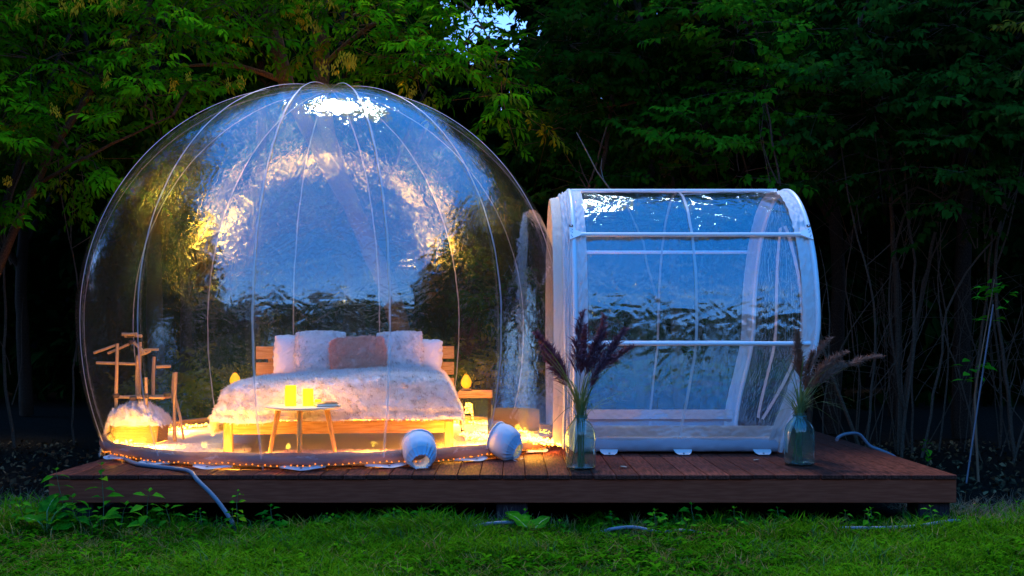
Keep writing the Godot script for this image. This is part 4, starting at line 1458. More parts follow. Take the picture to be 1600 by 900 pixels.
	var spots := [[-8.6, 13.0, 0], [-6.6, 12.4, 1], [-4.7, 13.2, 0], [-3.2, 12.6, 1], [-2.3, 13.6, 0], [1.95, 14.6, 1], [2.6, 13.2, 0], [4.1, 12.8, 1], [5.6, 12.4, 0], [7.2, 12.0, 1], [8.8, 12.4, 0], [-7.8, 16.0, 1], [-5.4, 16.4, 0], [-2.6, 16.6, 1], [3.4, 16.2, 1], [6.0, 15.6, 0]]
	var names := ["at the left edge behind the lowest box elder boughs", "at the left, just behind the slanting box elder trunk", "behind the middle of the box elder's boughs", "behind the upper left of the dome", "behind the maple's twin trunks", "behind the yellow leaves right of the sky gap", "right above the tunnel's middle", "behind the fresh green dogwood",
		"behind the left half of the elderberry", "behind the right half of the elderberry", "at the right edge behind the yellowish bough", "deep in the wood at the left edge", "deep in the wood beside the dome's upper left", "deep in the wood left of the sky gap", "deep in the wood behind the dogwood", "deep in the wood behind the elderberry"]
	var tone := ["dense dark green", "loose dark green"]
	var protos := [null, null]
	var n := 0
	for s in spots:
		var lb: String = tone[s[2]] + " tree in shadow " + names[n]
		var k: int = s[2]
		if protos[k] == null:
			var lims := [[[Vector3(0, 0, 0), Vector3(0.1, 2.0, 0), Vector3(-0.05, 4.0, 0.1), Vector3(0.05, 7.0, 0)], 0.11, 0.04], [[Vector3(0.05, 2.2, 0), Vector3(0.7, 3.6, 0.3), Vector3(1.3, 5.0, 0.4)], 0.05, 0.02], [[Vector3(0.0, 2.8, 0), Vector3(-0.8, 4.0, 0.2), Vector3(-1.3, 5.4, 0.2)], 0.05, 0.02]]
			var cl := []
			var lo := 2.75 if k == 0 else 3.1
			for q in 13:
				cl.append([Vector3(r.randfn(0, 0.75), lo + 0.3 + q * 0.36, r.randfn(0.15, 0.6)), Vector3(0.8, 0.45, 0.7), 15])
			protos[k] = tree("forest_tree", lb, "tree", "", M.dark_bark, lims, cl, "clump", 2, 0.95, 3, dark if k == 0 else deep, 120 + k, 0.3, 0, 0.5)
			protos[k].position = P(s[0], 0, s[1])
			tag(protos[k], lb, "tree", "dark trees behind the clearing")
		else:
			var o: Node3D = protos[k].duplicate()
			o.name = "forest_tree"
			add_child(o, true)
			o.position = P(s[0], 0, s[1])
			o.rotation.y = r.randf() * TAU
			var sc := r.randf_range(0.92, 1.12)
			o.scale = Vector3(sc, sc, sc)
			tag(o, lb, "tree", "dark trees behind the clearing")
		n += 1
	# the far wood that closes everything behind, and the woods round the clearing (seen in the film's reflections)
	var xs := []
	var cs := []
	for k in 5500:
		var x := r.randf_range(-16.0, 17.0)
		var d := r.randf_range(17.0, 24.0) + absf(x) * 0.1
		var y := r.randf_range(0.2, 11.0)
		# a thin spot where the evening sky shows through, high behind the dome
		var px := x / d
		var py := (y - 1.255) / d
		if pow((px + 0.025) / 0.055, 2.0) + pow((py - 0.315) / 0.026, 2.0) < 1.0 and r.randf() < 0.86:
			continue
		var sc := r.randf_range(1.6, 3.0)
		if absf(px + 0.025) < 0.08 and absf(py - 0.315) < 0.05:
			sc = r.randf_range(0.7, 1.2)
		xs.append(Transform3D(Basis.from_euler(Vector3(r.randf() * 0.8, r.randf() * TAU, r.randf() * 0.8)).scaled(Vector3(sc, sc, sc)), P(x, y, d)))
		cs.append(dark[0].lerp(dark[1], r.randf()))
	for k in 2600:
		var d := r.randf_range(17.5, 20.5)
		var px := r.randf_range(-0.6, 0.62)
		var py := r.randf_range(0.16, 0.40)
		if pow((px + 0.025) / 0.06, 2.0) + pow((py - 0.315) / 0.03, 2.0) < 1.0:
			continue
		var sc := r.randf_range(1.5, 2.4)
		xs.append(Transform3D(Basis.from_euler(Vector3(r.randf() * 0.8, r.randf() * TAU, r.randf() * 0.8)).scaled(Vector3(sc, sc, sc)), P(px * d, 1.255 + py * d, d)))
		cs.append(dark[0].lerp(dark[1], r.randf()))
	tag(copies("far_woods", L.clump0, xs, cs), "mass of dark leaves deep in the wood behind all the trees", "woods")
	var hill := MB.new()
	hill.grid(40, 6, func(u, w):
		var x: float = lerpf(-40.0, 40.0, u)
		return Vector3(x, -0.2 + 7.6 * w + 0.5 * sin(x * 0.7) * w, -25.0 - 3.0 * w), Vector2(1, 1), Vector2.ZERO, 1.0)
	tag(obj("bank", hill, M.soil), "dark earth bank deep in the wood", "bank", "", "structure")
	xs = []
	cs = []
	var sp := [[-1.0, 8.5], [1.0, 9.5]]
	for q in sp:
		for k in 2600:
			var z := r.randf_range(-11.0, 6.0)          # world z, towards the camera is +
			var hgt := 9.0 - 3.0 * smoothstep(-1.0, 6.0, z)
			xs.append(Transform3D(Basis.from_euler(Vector3(r.randf(), r.randf() * TAU, r.randf())).scaled(Vector3.ONE * r.randf_range(2.0, 3.6)), Vector3(q[0] * (q[1] + absf(z + 6.0) * 0.12 + r.randf_range(0.0, 3.0)), r.randf_range(0.2, hgt), z)))
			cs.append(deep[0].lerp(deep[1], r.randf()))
	# taller trees with yellowing leaves on both sides of the tent
	for q in sp:
		for k in 420:
			var z := r.randf_range(-12.0, -5.5)
			xs.append(Transform3D(Basis.from_euler(Vector3(r.randf(), r.randf() * TAU, r.randf())).scaled(Vector3.ONE * r.randf_range(1.4, 2.6)), Vector3(q[0] * (q[1] - 0.8 + r.randf_range(-0.5, 2.0)), r.randf_range(4.5, 10.5), z)))
			cs.append(Color(0.12, 0.10, 0.004).lerp(Color(0.30, 0.18, 0.008), r.randf()))
	for k in 3200:
		var x := r.randf_range(-46.0, 46.0)
		var z := 30.0 + 0.004 * x * x + r.randf_range(0.0, 5.0)
		var hgt := 8.2 + 2.0 * sin(x * 0.31) + 1.2 * sin(x * 0.83 + 1.0)
		xs.append(Transform3D(Basis.from_euler(Vector3(r.randf(), r.randf() * TAU, r.randf())).scaled(Vector3.ONE * r.randf_range(3.0, 6.0)), Vector3(x, r.randf_range(0.2, hgt), z)))
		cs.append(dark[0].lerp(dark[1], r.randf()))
	tag(copies("clearing_woods", L.clump1, xs, cs), "leafy edge of the wood all round the clearing, mirrored in the film", "woods")
	# bare saplings in the dark at the right and a few at the left
	r.seed = 77
	var sap := [[3.5, 0.2, 9.9, 2.75, 2.1, 9.9, 2.5, 3.6, 0.021], [3.62, 0.0, 10.2, 3.75, 1.6, 10.3, 3.35, 3.4, 0.016], [4.02, 0.0, 10.3, 4.2, 1.9, 10.4, 4.05, 3.4, 0.02], [4.1, 0.0, 10.6, 4.02, 1.6, 10.6, 4.5, 3.3, 0.013], [4.25, 0.0, 10.3, 4.6, 1.7, 10.4, 5.2, 2.9, 0.017],
		[4.3, 0.0, 10.7, 4.45, 1.8, 10.8, 5.0, 3.4, 0.014], [4.62, 0.0, 10.8, 4.7, 1.8, 10.9, 4.5, 3.5, 0.012], [4.9, 0.0, 10.6, 5.1, 1.6, 10.7, 5.0, 3.2, 0.02], [5.25, 0.0, 10.4, 5.1, 1.9, 10.5, 5.2, 3.3, 0.024], [5.0, 0.0, 9.9, 5.3, 1.2, 9.9, 6.2, 2.0, 0.015],
		[3.3, 0.0, 10.5, 3.6, 1.3, 10.6, 4.3, 2.6, 0.009], [3.8, 0.0, 11.0, 3.7, 1.8, 11.0, 3.9, 3.3, 0.011], [4.5, 0.0, 11.3, 4.3, 1.6, 11.3, 4.6, 3.2, 0.012], [5.5, 0.0, 11.2, 5.4, 1.8, 11.2, 5.7, 3.3, 0.016], [3.05, 0.0, 11.4, 3.1, 1.7, 11.4, 2.9, 3.3, 0.012], [4.75, 0.0, 10.1, 4.4, 1.4, 10.2, 4.35, 2.8, 0.009],
		[0.62, 0.0, 11.0, 0.75, 2.5, 11.0, 1.05, 3.6, 0.022], [-5.6, 0.0, 11.2, -5.7, 1.7, 11.2, -5.4, 3.3, 0.02], [-5.1, 0.0, 11.6, -5.0, 1.7, 11.5, -5.2, 3.3, 0.013]]
	var adj := ["slim", "crooked", "pale", "leaning", "straight", "thin", "knotty", "grey"]
	var nth := ["first", "second", "third", "fourth", "fifth", "sixth", "seventh", "eighth", "ninth", "tenth", "eleventh", "twelfth", "thirteenth", "fourteenth", "fifteenth", "sixteenth"]
	var sap_rank := []
	for i in sap.size():
		var rank := 0
		for k in sap.size():
			if sap[k][0] > 2.5 and sap[k][3] / sap[k][5] < sap[i][3] / sap[i][5]:
				rank += 1
		sap_rank.append(mini(rank, 15))
	for i in sap.size():
		var q: Array = sap[i]
		var a0 := P(q[0], q[1] * 0.0, q[2])
		var a1 := P(q[3], q[4], q[5])
		var a2 := P(q[6], q[7], q[5] - 0.1)
		var lims := [[[a0, a0.lerp(a1, 0.5) + Vector3(r.randfn(0, 0.05), 0, 0), a1, a1.lerp(a2, 0.5) + Vector3(r.randfn(0, 0.06), 0, 0), a2], q[8], q[8] * 0.45]]
		for k in 4:
			var w := r.randf_range(0.25, 0.95)
			var p := a0.lerp(a1, w) if w < 0.6 else a1.lerp(a2, w - 0.4)
			var side := Vector3(r.randfn(0, 0.35), r.randf_range(0.4, 1.0), r.randfn(0, 0.2))
			lims.append([[p, p + side * 0.6 + Vector3(r.randfn(0, 0.04), 0, 0), p + side * 1.2 + Vector3(r.randfn(0, 0.1), r.randfn(0, 0.1), 0)], q[8] * 0.4, 0.002])
		var side_of := "right of the tunnel" if q[0] > 2.5 else ("behind the tunnel's left end" if q[0] > 0.0 else "at the left of the dome")
		tree("bare_sapling", "bare sapling stem in the dark, %s from the tunnel's right end" % nth[sap_rank[i]] if side_of == "right of the tunnel" else "%s leafless sapling stem in the dark %s" % [adj[i % 8], side_of], "sapling", "bare saplings " + side_of, M.sapling_bark, lims, [], "oval", 1, 1.0, 0, dark, 200 + i)
	# fine twigs in the dark
	for i in 26:
		var x := r.randf_range(2.9, 6.0)
		var d := r.randf_range(10.2, 12.0)
		var p := P(x, 0, d)
		var lean := Vector3(r.randfn(0, 0.22), 1, r.randfn(0, 0.1))
		var lims := [[[p, p + lean * 0.9, p + lean * 1.9 + Vector3(r.randfn(0, 0.1), 0, 0)], 0.007, 0.002]]
		for k in 3:
			var q := p + lean * r.randf_range(0.5, 1.6)
			lims.append([[q, q + Vector3(r.randfn(0, 0.2), r.randf_range(0.1, 0.4), 0), q + Vector3(r.randfn(0, 0.5), r.randf_range(0.3, 0.8), 0)], 0.004, 0.0015])
		tree("twig", "hair-thin bare twig shooting up among the saplings right of the tunnel", "twig", "bare twigs among the saplings", M.sapling_bark, lims, [], "oval", 1, 1.0, 0, dark, 300 + i)
	# dead branch over the tunnel's left end
	tree("dead_branch", "bare forked dead branch slanting above the tunnel's roof", "branch", "", M.pale_bark, [[[P(1.55, 1.6, 10.6), P(1.25, 2.55, 10.4), P(0.95, 2.85, 10.3), P(0.66, 3.35, 10.2)], 0.016, 0.005], [[P(0.95, 2.85, 10.3), P(0.92, 3.1, 10.3)], 0.006, 0.002], [[P(1.1, 2.7, 10.35), P(0.98, 2.72, 10.3), P(0.9, 2.6, 10.3)], 0.006, 0.002]], [], "oval", 1, 1.0, 0, dark, 400)
	# low bushes close behind the dome that catch its light
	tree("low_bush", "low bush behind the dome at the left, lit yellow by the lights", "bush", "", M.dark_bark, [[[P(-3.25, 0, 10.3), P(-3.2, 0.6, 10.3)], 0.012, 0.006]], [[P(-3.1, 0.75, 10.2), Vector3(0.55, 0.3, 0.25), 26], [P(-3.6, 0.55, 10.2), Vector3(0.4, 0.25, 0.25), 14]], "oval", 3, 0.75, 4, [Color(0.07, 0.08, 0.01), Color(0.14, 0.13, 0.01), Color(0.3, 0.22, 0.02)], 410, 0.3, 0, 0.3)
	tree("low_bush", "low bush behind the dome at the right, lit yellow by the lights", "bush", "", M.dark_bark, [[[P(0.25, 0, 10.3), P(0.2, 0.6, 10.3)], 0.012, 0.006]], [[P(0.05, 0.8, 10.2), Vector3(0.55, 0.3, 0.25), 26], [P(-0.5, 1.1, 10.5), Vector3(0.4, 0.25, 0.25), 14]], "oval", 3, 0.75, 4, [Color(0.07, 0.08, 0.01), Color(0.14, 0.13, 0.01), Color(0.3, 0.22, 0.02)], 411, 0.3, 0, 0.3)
	tree("low_bush", "dark leafy bush growing behind the right side of the dome", "bush", "", M.dark_bark, [[[P(-0.1, 0, 11.0), P(-0.1, 1.2, 11.0)], 0.02, 0.008]], [[P(-0.1, 1.7, 10.9), Vector3(0.4, 0.35, 0.3), 22], [P(0.2, 1.3, 10.9), Vector3(0.3, 0.3, 0.3), 14]], "elder", 3, 0.9, 6, deep, 412)

# ---------------------------------------------------------------- vases with reeds
func plume_mesh(length: float, fall: float, sd: int, m: Material) -> ArrayMesh:
	var r := RandomNumberGenerator.new()
	r.seed = sd
	var b := MB.new()
	for i in 460:
		var w := pow(r.randf(), 0.8)
		var p := Vector3(fall * w * w * 0.4, length * w, 0)
		var a := r.randf() * TAU
		var l := length * r.randf_range(0.16, 0.34) * (1.15 - 0.75 * w)
		var d := Vector3(cos(a) * 0.5 + fall * 0.4, 1.0, sin(a) * 0.5).normalized()
		var e := p + d * l * 0.7
		var tip := e + (d + Vector3(fall * 0.6 + cos(a) * 0.25, -0.35, sin(a) * 0.25) + Vector3(r.randfn(0, 0.4), r.randfn(-0.3, 0.3), r.randfn(0, 0.4))).normalized() * l * 0.5
		var s := d.cross(Vector3(sin(a), 0.2, r.randf() - 0.5)).normalized() * r.randf_range(0.0014, 0.0038)
		b.quad(p - s * 0.4, p + s * 0.4, e + s, e - s, Vector3(0, 0, 1))
		b.tri(e - s, e + s, tip, Vector3(0, 0, 1))
	return b.mesh(m)

func build_vases() -> void:
	var vase := func(at: Vector3, r: float, h: float, label: String):
		var t := thing("glass_vase", label, "vase", at, "green glass jars with reeds on the deck")
		var o := [Vector2(0.0, 0.0), Vector2(0.72, 0.0), Vector2(0.92, 0.012), Vector2(1.0, 0.05), Vector2(1.0, 0.25), Vector2(1.0, 0.62), Vector2(0.96, 0.70), Vector2(0.84, 0.78), Vector2(0.64, 0.855), Vector2(0.46, 0.90), Vector2(0.415, 0.93), Vector2(0.415, 0.965), Vector2(0.47, 0.972), Vector2(0.475, 0.992), Vector2(0.44, 1.0)]
		var prof := []
		for q in o:
			prof.append(Vector2(maxf(0.0005, q.x * r), q.y * h))
		for i in range(o.size() - 1, -1, -1):
			var q: Vector2 = o[i]
			prof.append(Vector2(maxf(0.0005, q.x * r - 0.004), maxf(q.y * h, 0.007) - (0.001 if q.y > 0.5 else 0.0)))
		var b := MB.new()
		b.lathe(prof, 40)
		obj("jar", b, M.glass, t)
		var rb := MB.new()
		var pts := []
		var rad := []
		for k in 33:
			var a := TAU * k / 32
			pts.append(Vector3(cos(a) * r * 0.44, h * 0.945, sin(a) * r * 0.44)); rad.append(0.0035)
		rb.tube(pts, rad, 6, false)
		obj("neck_ring", rb, M.glass_ring, t)
	vase.call(P(0.456, DECK + 0.001, 6.60), 0.1, 0.355, "green glass jar of reeds between the dome and the tunnel")
	vase.call(P(1.965, DECK + 0.001, 6.80), 0.102, 0.352, "green glass jar of reeds at the tunnel's right end")
	var pl := []
	for k in 4:
		pl.append([plume_mesh(0.30 + 0.03 * k, [0.08, 0.22, -0.12, 0.32][k], 60 + k, M.plume), plume_mesh(0.30 + 0.03 * k, [0.08, 0.22, -0.12, 0.32][k], 60 + k, M.plume_brown)])
	var r := RandomNumberGenerator.new()
	r.seed = 15
	var bundle := func(at: Vector3, label: String, heads: Array, kind: int, blades: int):
		var t := thing("reed_bunch", label, "reeds", at)
		var i := 0
		for hd in heads:
			var foot := Vector3(r.randfn(0, 0.022), 0.012, r.randfn(0, 0.02))
			var neck := Vector3(r.randf_range(-0.028, 0.028), 0.34, r.randf_range(-0.028, 0.028))
			var tip: Vector3 = hd[0]
			var mid := neck + (tip - neck) * 0.5 + Vector3(-(tip.x - neck.x) * 0.12, 0.03, 0)
			var b := MB.new()
			b.tube([foot, foot.lerp(neck, 0.5), neck, neck.lerp(mid, 0.5) + Vector3(0, 0.01, 0), mid, tip], [0.0032, 0.0032, 0.003, 0.0028, 0.0025, 0.0018], 5)
			obj("stem", b, M.reed, t)
			var y: Vector3 = (tip - mid).normalized()
			if hd[1] >= 0:
				var x := Vector3(signf(tip.x) * 1.0, 0, 0.01)
				x = (x - y * x.dot(y)).normalized()
				var o := put("plume", pl[hd[1]][kind], t)
				var s: float = hd[2]
				o.transform = Transform3D(Basis(x, y, x.cross(y)).scaled_local(Vector3(s, s, s)), tip - y * 0.02)
			i += 1
		# leaf blades
		for k in blades:
			var a := r.randf() * TAU
			var o := Vector3(cos(a) * 0.02, 0.3 + r.randf() * 0.1, sin(a) * 0.02)
			var fwd := Vector3(cos(a), 0, sin(a) * 0.7)
			var l := r.randf_range(0.25, 0.6)
			var rise := r.randf_range(0.5, 1.3)
			var b := MB.new()
			var wd := r.randf_range(0.006, 0.013)
			var s := fwd.cross(Vector3.UP).normalized()
			var bend := r.randf_range(0.1, 0.9)
			var q := func(w): return o + (fwd * (0.25 + 0.75 * w) * w + Vector3(0, rise * w - bend * w * w, 0)) * l
			for i2 in 5:
				var w0 := i2 / 5.0
				var w1 := (i2 + 1) / 5.0
				var s0: Vector3 = s * wd * (1.0 - w0 * w0) * 0.5
				var s1: Vector3 = s * wd * (1.0 - w1 * w1) * 0.5
				b.quad(q.call(w0) - s0, q.call(w0) + s0, q.call(w1) + s1, q.call(w1) - s1, Vector3.UP)
			obj("leaf", b, M.reed, t)
	# cut stems that end inside show as a bundle in the jar
	bundle.call(P(0.456, DECK + 0.001, 6.60), "bunch of purple-plumed reeds in the jar between dome and tunnel", [[Vector3(-0.10, 0.63, 0.02), 0, 1.15], [Vector3(-0.03, 0.65, 0.03), 2, 1.1], [Vector3(0.03, 0.62, 0.0), 0, 1.15], [Vector3(0.08, 0.63, -0.02), 2, 1.1], [Vector3(0.12, 0.64, 0.02), 0, 1.15], [Vector3(-0.08, 0.57, -0.04), 0, 1.1], [Vector3(0.0, 0.62, -0.03), 1, 1.0], [Vector3(0.17, 0.66, -0.1), 1, 0.8],
		[Vector3(0.06, 0.55, 0.05), 0, 0.75], [Vector3(-0.1, 0.56, 0.05), 2, 0.85], [Vector3(0.0, 0.5, 0.0), -1, 1], [Vector3(0.05, 0.52, 0.0), -1, 1], [Vector3(-0.04, 0.5, 0.03), -1, 1], [Vector3(0.1, 0.5, 0.03), -1, 1]], 0, 48)
	bundle.call(P(1.965, DECK + 0.001, 6.80), "bunch of brown-plumed reeds drooping right in the jar by the tunnel's end", [[Vector3(0.0, 0.6, 0.02), 0, 1.1], [Vector3(0.045, 0.63, 0.03), 1, 0.85], [Vector3(0.10, 0.6, 0.0), 1, 0.85], [Vector3(0.08, 0.52, -0.02), 1, 0.85], [Vector3(0.13, 0.56, 0.02), 1, 0.8], [Vector3(0.34, 0.68, 0.0), 3, 0.6],
		[Vector3(0.02, 0.52, 0.04), 0, 1.0], [Vector3(0.07, 0.45, 0.03), -1, 1], [Vector3(-0.05, 0.66, 0.02), -1, 1], [Vector3(0.03, 0.5, 0.0), -1, 1], [Vector3(-0.12, 0.72, 0.0), -1, 1]], 1, 40)

# ---------------------------------------------------------------- hoses and cables
func hose(label: String, pts: Array, r := 0.0145) -> void:
	var c := Curve3D.new()
	for i in pts.size():
		var q: Vector3 = (pts[mini(i + 1, pts.size() - 1)] - pts[maxi(i - 1, 0)]) * 0.2
		c.add_point(pts[i], -q, q)
	var b := MB.new()
	var n := int(c.get_baked_length() / 0.008)
	var p := []
	var rad := []
	for i in n + 1:
		p.append(c.sample_baked(i * 0.008, true)); rad.append(r * (1.0 if i % 2 == 0 else 0.86))
	b.tube(p, rad, 8)
	tag(obj("ribbed_hose", b, M.hose), label, "hose")

func build_cables() -> void:
	hose("ribbed grey hose running from the dome's left foot over the deck edge into the grass", [P(-2.72, DECK + 0.014, 7.0), P(-2.5, DECK + 0.013, 6.7), P(-2.2, DECK + 0.013, 6.5), P(-2.06, DECK + 0.013, 6.36), P(-1.98, DECK - 0.03, 6.27), P(-1.85, DECK - 0.13, 6.2), P(-1.74, 0.12, 6.16), P(-1.68, 0.02, 6.13)])
	var q := []
	for v in [[-0.62, 0.02, 6.16], [-0.45, 0.045, 6.12], [-0.33, 0.07, 6.08], [-0.15, 0.115, 6.06], [0.0, 0.12, 6.07], [0.1, 0.09, 6.1], [0.22, 0.04, 6.14], [0.4, 0.03, 6.12], [0.5, 0.05, 6.08], [0.62, 0.085, 6.06], [0.75, 0.09, 6.08], [0.9, 0.065, 6.06], [1.05, 0.075, 6.06], [1.2, 0.045, 6.08], [1.3, 0.025, 6.1], [1.42, 0.04, 6.08], [1.55, 0.07, 6.06], [1.75, 0.055, 6.04], [1.85, 0.045, 6.06], [1.98, 0.085, 6.06], [2.25, 0.09, 6.06], [2.5, 0.095, 6.1], [2.68, 0.11, 6.16], [2.8, 0.1, 6.24], [2.86, 0.06, 6.4]]:
		q.append(P(v[0], v[1], v[2]))
	hose("long ribbed grey hose snaking through the grass along the deck's front", q, 0.0115)
	hose("end of a pale hose curling over the back of the deck behind the right jar", [P(2.72, DECK + 0.012, 8.33), P(2.76, DECK + 0.03, 8.4), P(2.86, DECK + 0.045, 8.5), P(3.0, DECK + 0.03, 8.6), P(3.1, 0.31, 8.62), P(3.3, 0.22, 8.6), P(3.5, 0.04, 8.6)])

# ---------------------------------------------------------------- the lawn
func build_lawn() -> void:
	var r := RandomNumberGenerator.new()
	r.seed = 41
	var tufts := []
	for k in 4:
		var b := MB.new()
		for i in 13:
			var a := r.randf() * TAU
			var o := Vector3(r.randfn(0, 0.022), 0, r.randfn(0, 0.022))
			var fwd := Vector3(cos(a), 0, sin(a))
			var l := r.randf_range(0.06, 0.17)
			var w := r.randf_range(0.0022, 0.0045)
			var s := fwd.cross(Vector3.UP) * w
			var lean := r.randf_range(0.2, 1.0)
			var m := o + (fwd * lean * 0.4 + Vector3.UP * 0.75).normalized() * l * 0.6
			var tip := m + (fwd * (lean + 0.3) + Vector3.UP * 0.35).normalized() * l * 0.45
			b.quad(o - s, o + s, m + s * 0.75, m - s * 0.75, fwd + Vector3.UP)
			b.tri(m - s * 0.75, m + s * 0.75, tip, fwd + Vector3.UP)
		tufts.append(b.mesh(M.grass))
	var herb := MB.new()
	for i in 9:
		var a := TAU * i / 9.0 + r.randf() * 0.5
		var o := Vector3(r.randfn(0, 0.015), 0.02 + 0.035 * r.randf(), r.randfn(0, 0.015))
		leaflet(herb, o, Vector3(cos(a), r.randf_range(-0.1, 0.5), sin(a)).normalized(), Vector3.UP, r.randf_range(0.024, 0.045), r.randf_range(0.014, 0.024), r.randf_range(0.1, 0.6))
	var herb_mesh := herb.mesh(M.grass)
	var patch := FastNoiseLite.new()
	patch.frequency = 0.55
	patch.fractal_octaves = 3
	patch.seed = 12
	var xs := [[], [], [], []]
	var cs := [[], [], [], []]
	var hx := []
	var hc := []
	var n := 0
	while n < 30000:
		var d := r.randf_range(4.3, 7.2)
		var x := r.randf_range(-4.6, 4.6)
		var under: bool = d > 6.22 and absf(x) < 2.95
		if under and r.randf() > 0.25 * (1.0 - smoothstep(6.22, 6.6, d)):
			continue
		if d > 6.25 and absf(x) >= 2.95 and r.randf() > 0.45 * (1.0 - smoothstep(6.25, 7.1, d)):
			continue
		var q := patch.get_noise_2d(x, d)
		if d > 5.7 and q < -0.1 and r.randf() < 0.5:
			n += 1
			continue
		var s := r.randf_range(0.6, 1.15) * (1.0 + 0.45 * q) * (1.15 if d > 5.85 else 0.95)
		var k := r.randi() % 4
		var b := Basis(Vector3.UP, r.randf() * TAU).scaled(Vector3(s, s * r.randf_range(0.7, 1.2), s))
		xs[k].append(Transform3D(b, P(x, 0.0, d)))
		var c := Color(0.02, 0.10, 0.002).lerp(Color(0.085, 0.24, 0.006), clampf(0.5 + q + r.randfn(0, 0.25), 0, 1))
		if r.randf() < 0.10 + 0.7 * maxf(0.0, -q):
			c = c.lerp(Color(0.26, 0.19, 0.07), r.randf_range(0.3, 0.9))
		elif r.randf() < 0.08:
			c = c.lerp(Color(0.06, 0.12, 0.06), 0.6)
		cs[k].append(c)
		n += 1
		if r.randf() < 0.22:
			var s2 := r.randf_range(0.7, 1.5)
			hx.append(Transform3D(Basis(Vector3.UP, r.randf() * TAU).scaled(Vector3(s2, s2, s2)), P(x + r.randfn(0, 0.05), r.randf_range(0.0, 0.04), d)))
			hc.append(Color(0.016, 0.11, 0.002).lerp(Color(0.08, 0.28, 0.005), clampf(0.5 + 0.8 * q + r.randfn(0, 0.25), 0, 1)))
	for k in 4:
		tag(copies("grass", tufts[k], xs[k], cs[k]), ["short mixed green grass of the lawn", "fine grass blades mixed through the lawn", "bent grass tufts mixed through the lawn", "upright grass tufts mixed through the lawn"][k], "grass")
	tag(copies("clover", herb_mesh, hx, hc), "small round-leaved herbs growing through the lawn", "ground cover")
	# dry straw at the right and litter on the bare soil
	var straw := MB.new()
	for i in 9:
		var a := r.randf() * TAU
		var o := Vector3(r.randfn(0, 0.03), 0, r.randfn(0, 0.03))
		var d2 := Vector3(cos(a), r.randf_range(0.3, 1.6), sin(a)).normalized()
		var l := r.randf_range(0.1, 0.24)
		straw.tube([o, o + d2 * l * 0.6, o + d2 * l + Vector3(0.02, -0.03, 0)], [0.0016, 0.0013, 0.0006], 3, false)
	var sm := straw.mesh(M.litter)
	xs = []
	cs = []
	for i in 520:
		var p := P(r.randf_range(2.75, 4.4), 0.0, r.randf_range(6.05, 7.3)) if r.randf() < 0.72 else P(r.randf_range(-3.9, -3.0), 0.0, r.randf_range(6.2, 7.4))
		if i < 60:
			p = P(r.randfn(-0.02, 0.11), 0.0, r.randfn(6.14, 0.05))
		xs.append(Transform3D(Basis.from_euler(Vector3(r.randfn(0, 0.35), r.randf() * TAU, r.randfn(0, 0.35))).scaled(Vector3.ONE * r.randf_range(0.6, 1.1)), p))
		cs.append(Color(0.16, 0.11, 0.07).lerp(Color(0.3, 0.24, 0.15), r.randf()))
	tag(copies("dry_straw", sm, xs, cs), "dry straw and dead grass round the deck's corners", "straw")
	var lit := MB.new()
	leaflet(lit, Vector3(0, 0.006, -0.03), Vector3(0, 0.1, 1).normalized(), Vector3.UP, 0.065, 0.036, 0.5, 0.36)
	var lm := lit.mesh(M.litter)
	xs = []
	cs = []
	for i in 5200:
		var p := Vector3.ZERO
		var q := r.randf()
		if q < 0.4: p = P(r.randf_range(2.9, 7.0), 0.0, r.randf_range(6.6, 12.0))
		elif q < 0.8: p = P(r.randf_range(-7.5, -3.0), 0.0, r.randf_range(6.2, 12.0))
		else: p = P(r.randf_range(-3.2, 3.2), 0.0, r.randf_range(10.2, 12.5))
		xs.append(Transform3D(Basis.from_euler(Vector3(r.randfn(0, 0.5), r.randf() * TAU, r.randfn(0, 0.5))).scaled(Vector3.ONE * r.randf_range(0.5, 1.2)), p))
		cs.append(Color(0.035, 0.022, 0.012).lerp(Color(0.24, 0.14, 0.065), pow(r.randf(), 2.2)))
	tag(copies("leaf_litter", lm, xs, cs), "brown leaf litter on the forest floor", "leaf litter")

# ---------------------------------------------------------------- plants along the deck and single leaves
func weed(called: String, label: String, foot: Vector3, h: float, pairs: int, leaf: float, m: Array, sd: int, lean := 0.0, oval := 0.4) -> Node3D:
	var r := RandomNumberGenerator.new()
	r.seed = sd
	var t := thing(called, label, "plant", foot)
	var st := MB.new()
	var at := func(w): return Vector3(lean * w * w + 0.01 * sin(w * 5.0), h * w, 0.02 * sin(w * 3.0 + sd))
	var pts := []
	var rad := []
	for i in 8:
		pts.append(at.call(i / 7.0)); rad.append(0.0038 * (1.0 - 0.6 * i / 7.0))
	st.tube(pts, rad, 5)
	obj("stem", st, M.stem, t)
	for i in pairs:
		var w := 0.25 + 0.75 * (i + 0.5) / pairs
		var a := r.randf() * TAU
		for s in 2:
			var b := MB.new()
			var d := Vector3(cos(a + PI * s), r.randf_range(-0.1, 0.45), sin(a + PI * s)).normalized()
			var l := leaf * 1.3 * r.randf_range(0.7, 1.2) * (1.2 - 0.5 * w)
			var o: Vector3 = at.call(w)
			b.tube([o, o + d * l * 0.25], [0.0015, 0.001], 3, false)
			leaflet(b, o + d * l * 0.25, d, Vector3(r.randfn(0, 0.3), 1, r.randfn(0, 0.3) + 0.3), l, l * r.randf_range(0.5, 0.65), r.randf_range(0.2, 0.8), oval)
			obj("leaf", b, m[r.randi() % m.size()], t)
	var top := MB.new()
	for k in 3:
		var a := k * TAU / 3 + 0.4
		leaflet(top, at.call(1.0), Vector3(cos(a) * 0.7, 0.7, sin(a) * 0.7).normalized(), Vector3.UP, leaf * 0.5, leaf * 0.26, 0.3, oval)
	obj("tip", top, m[0], t)
	return t

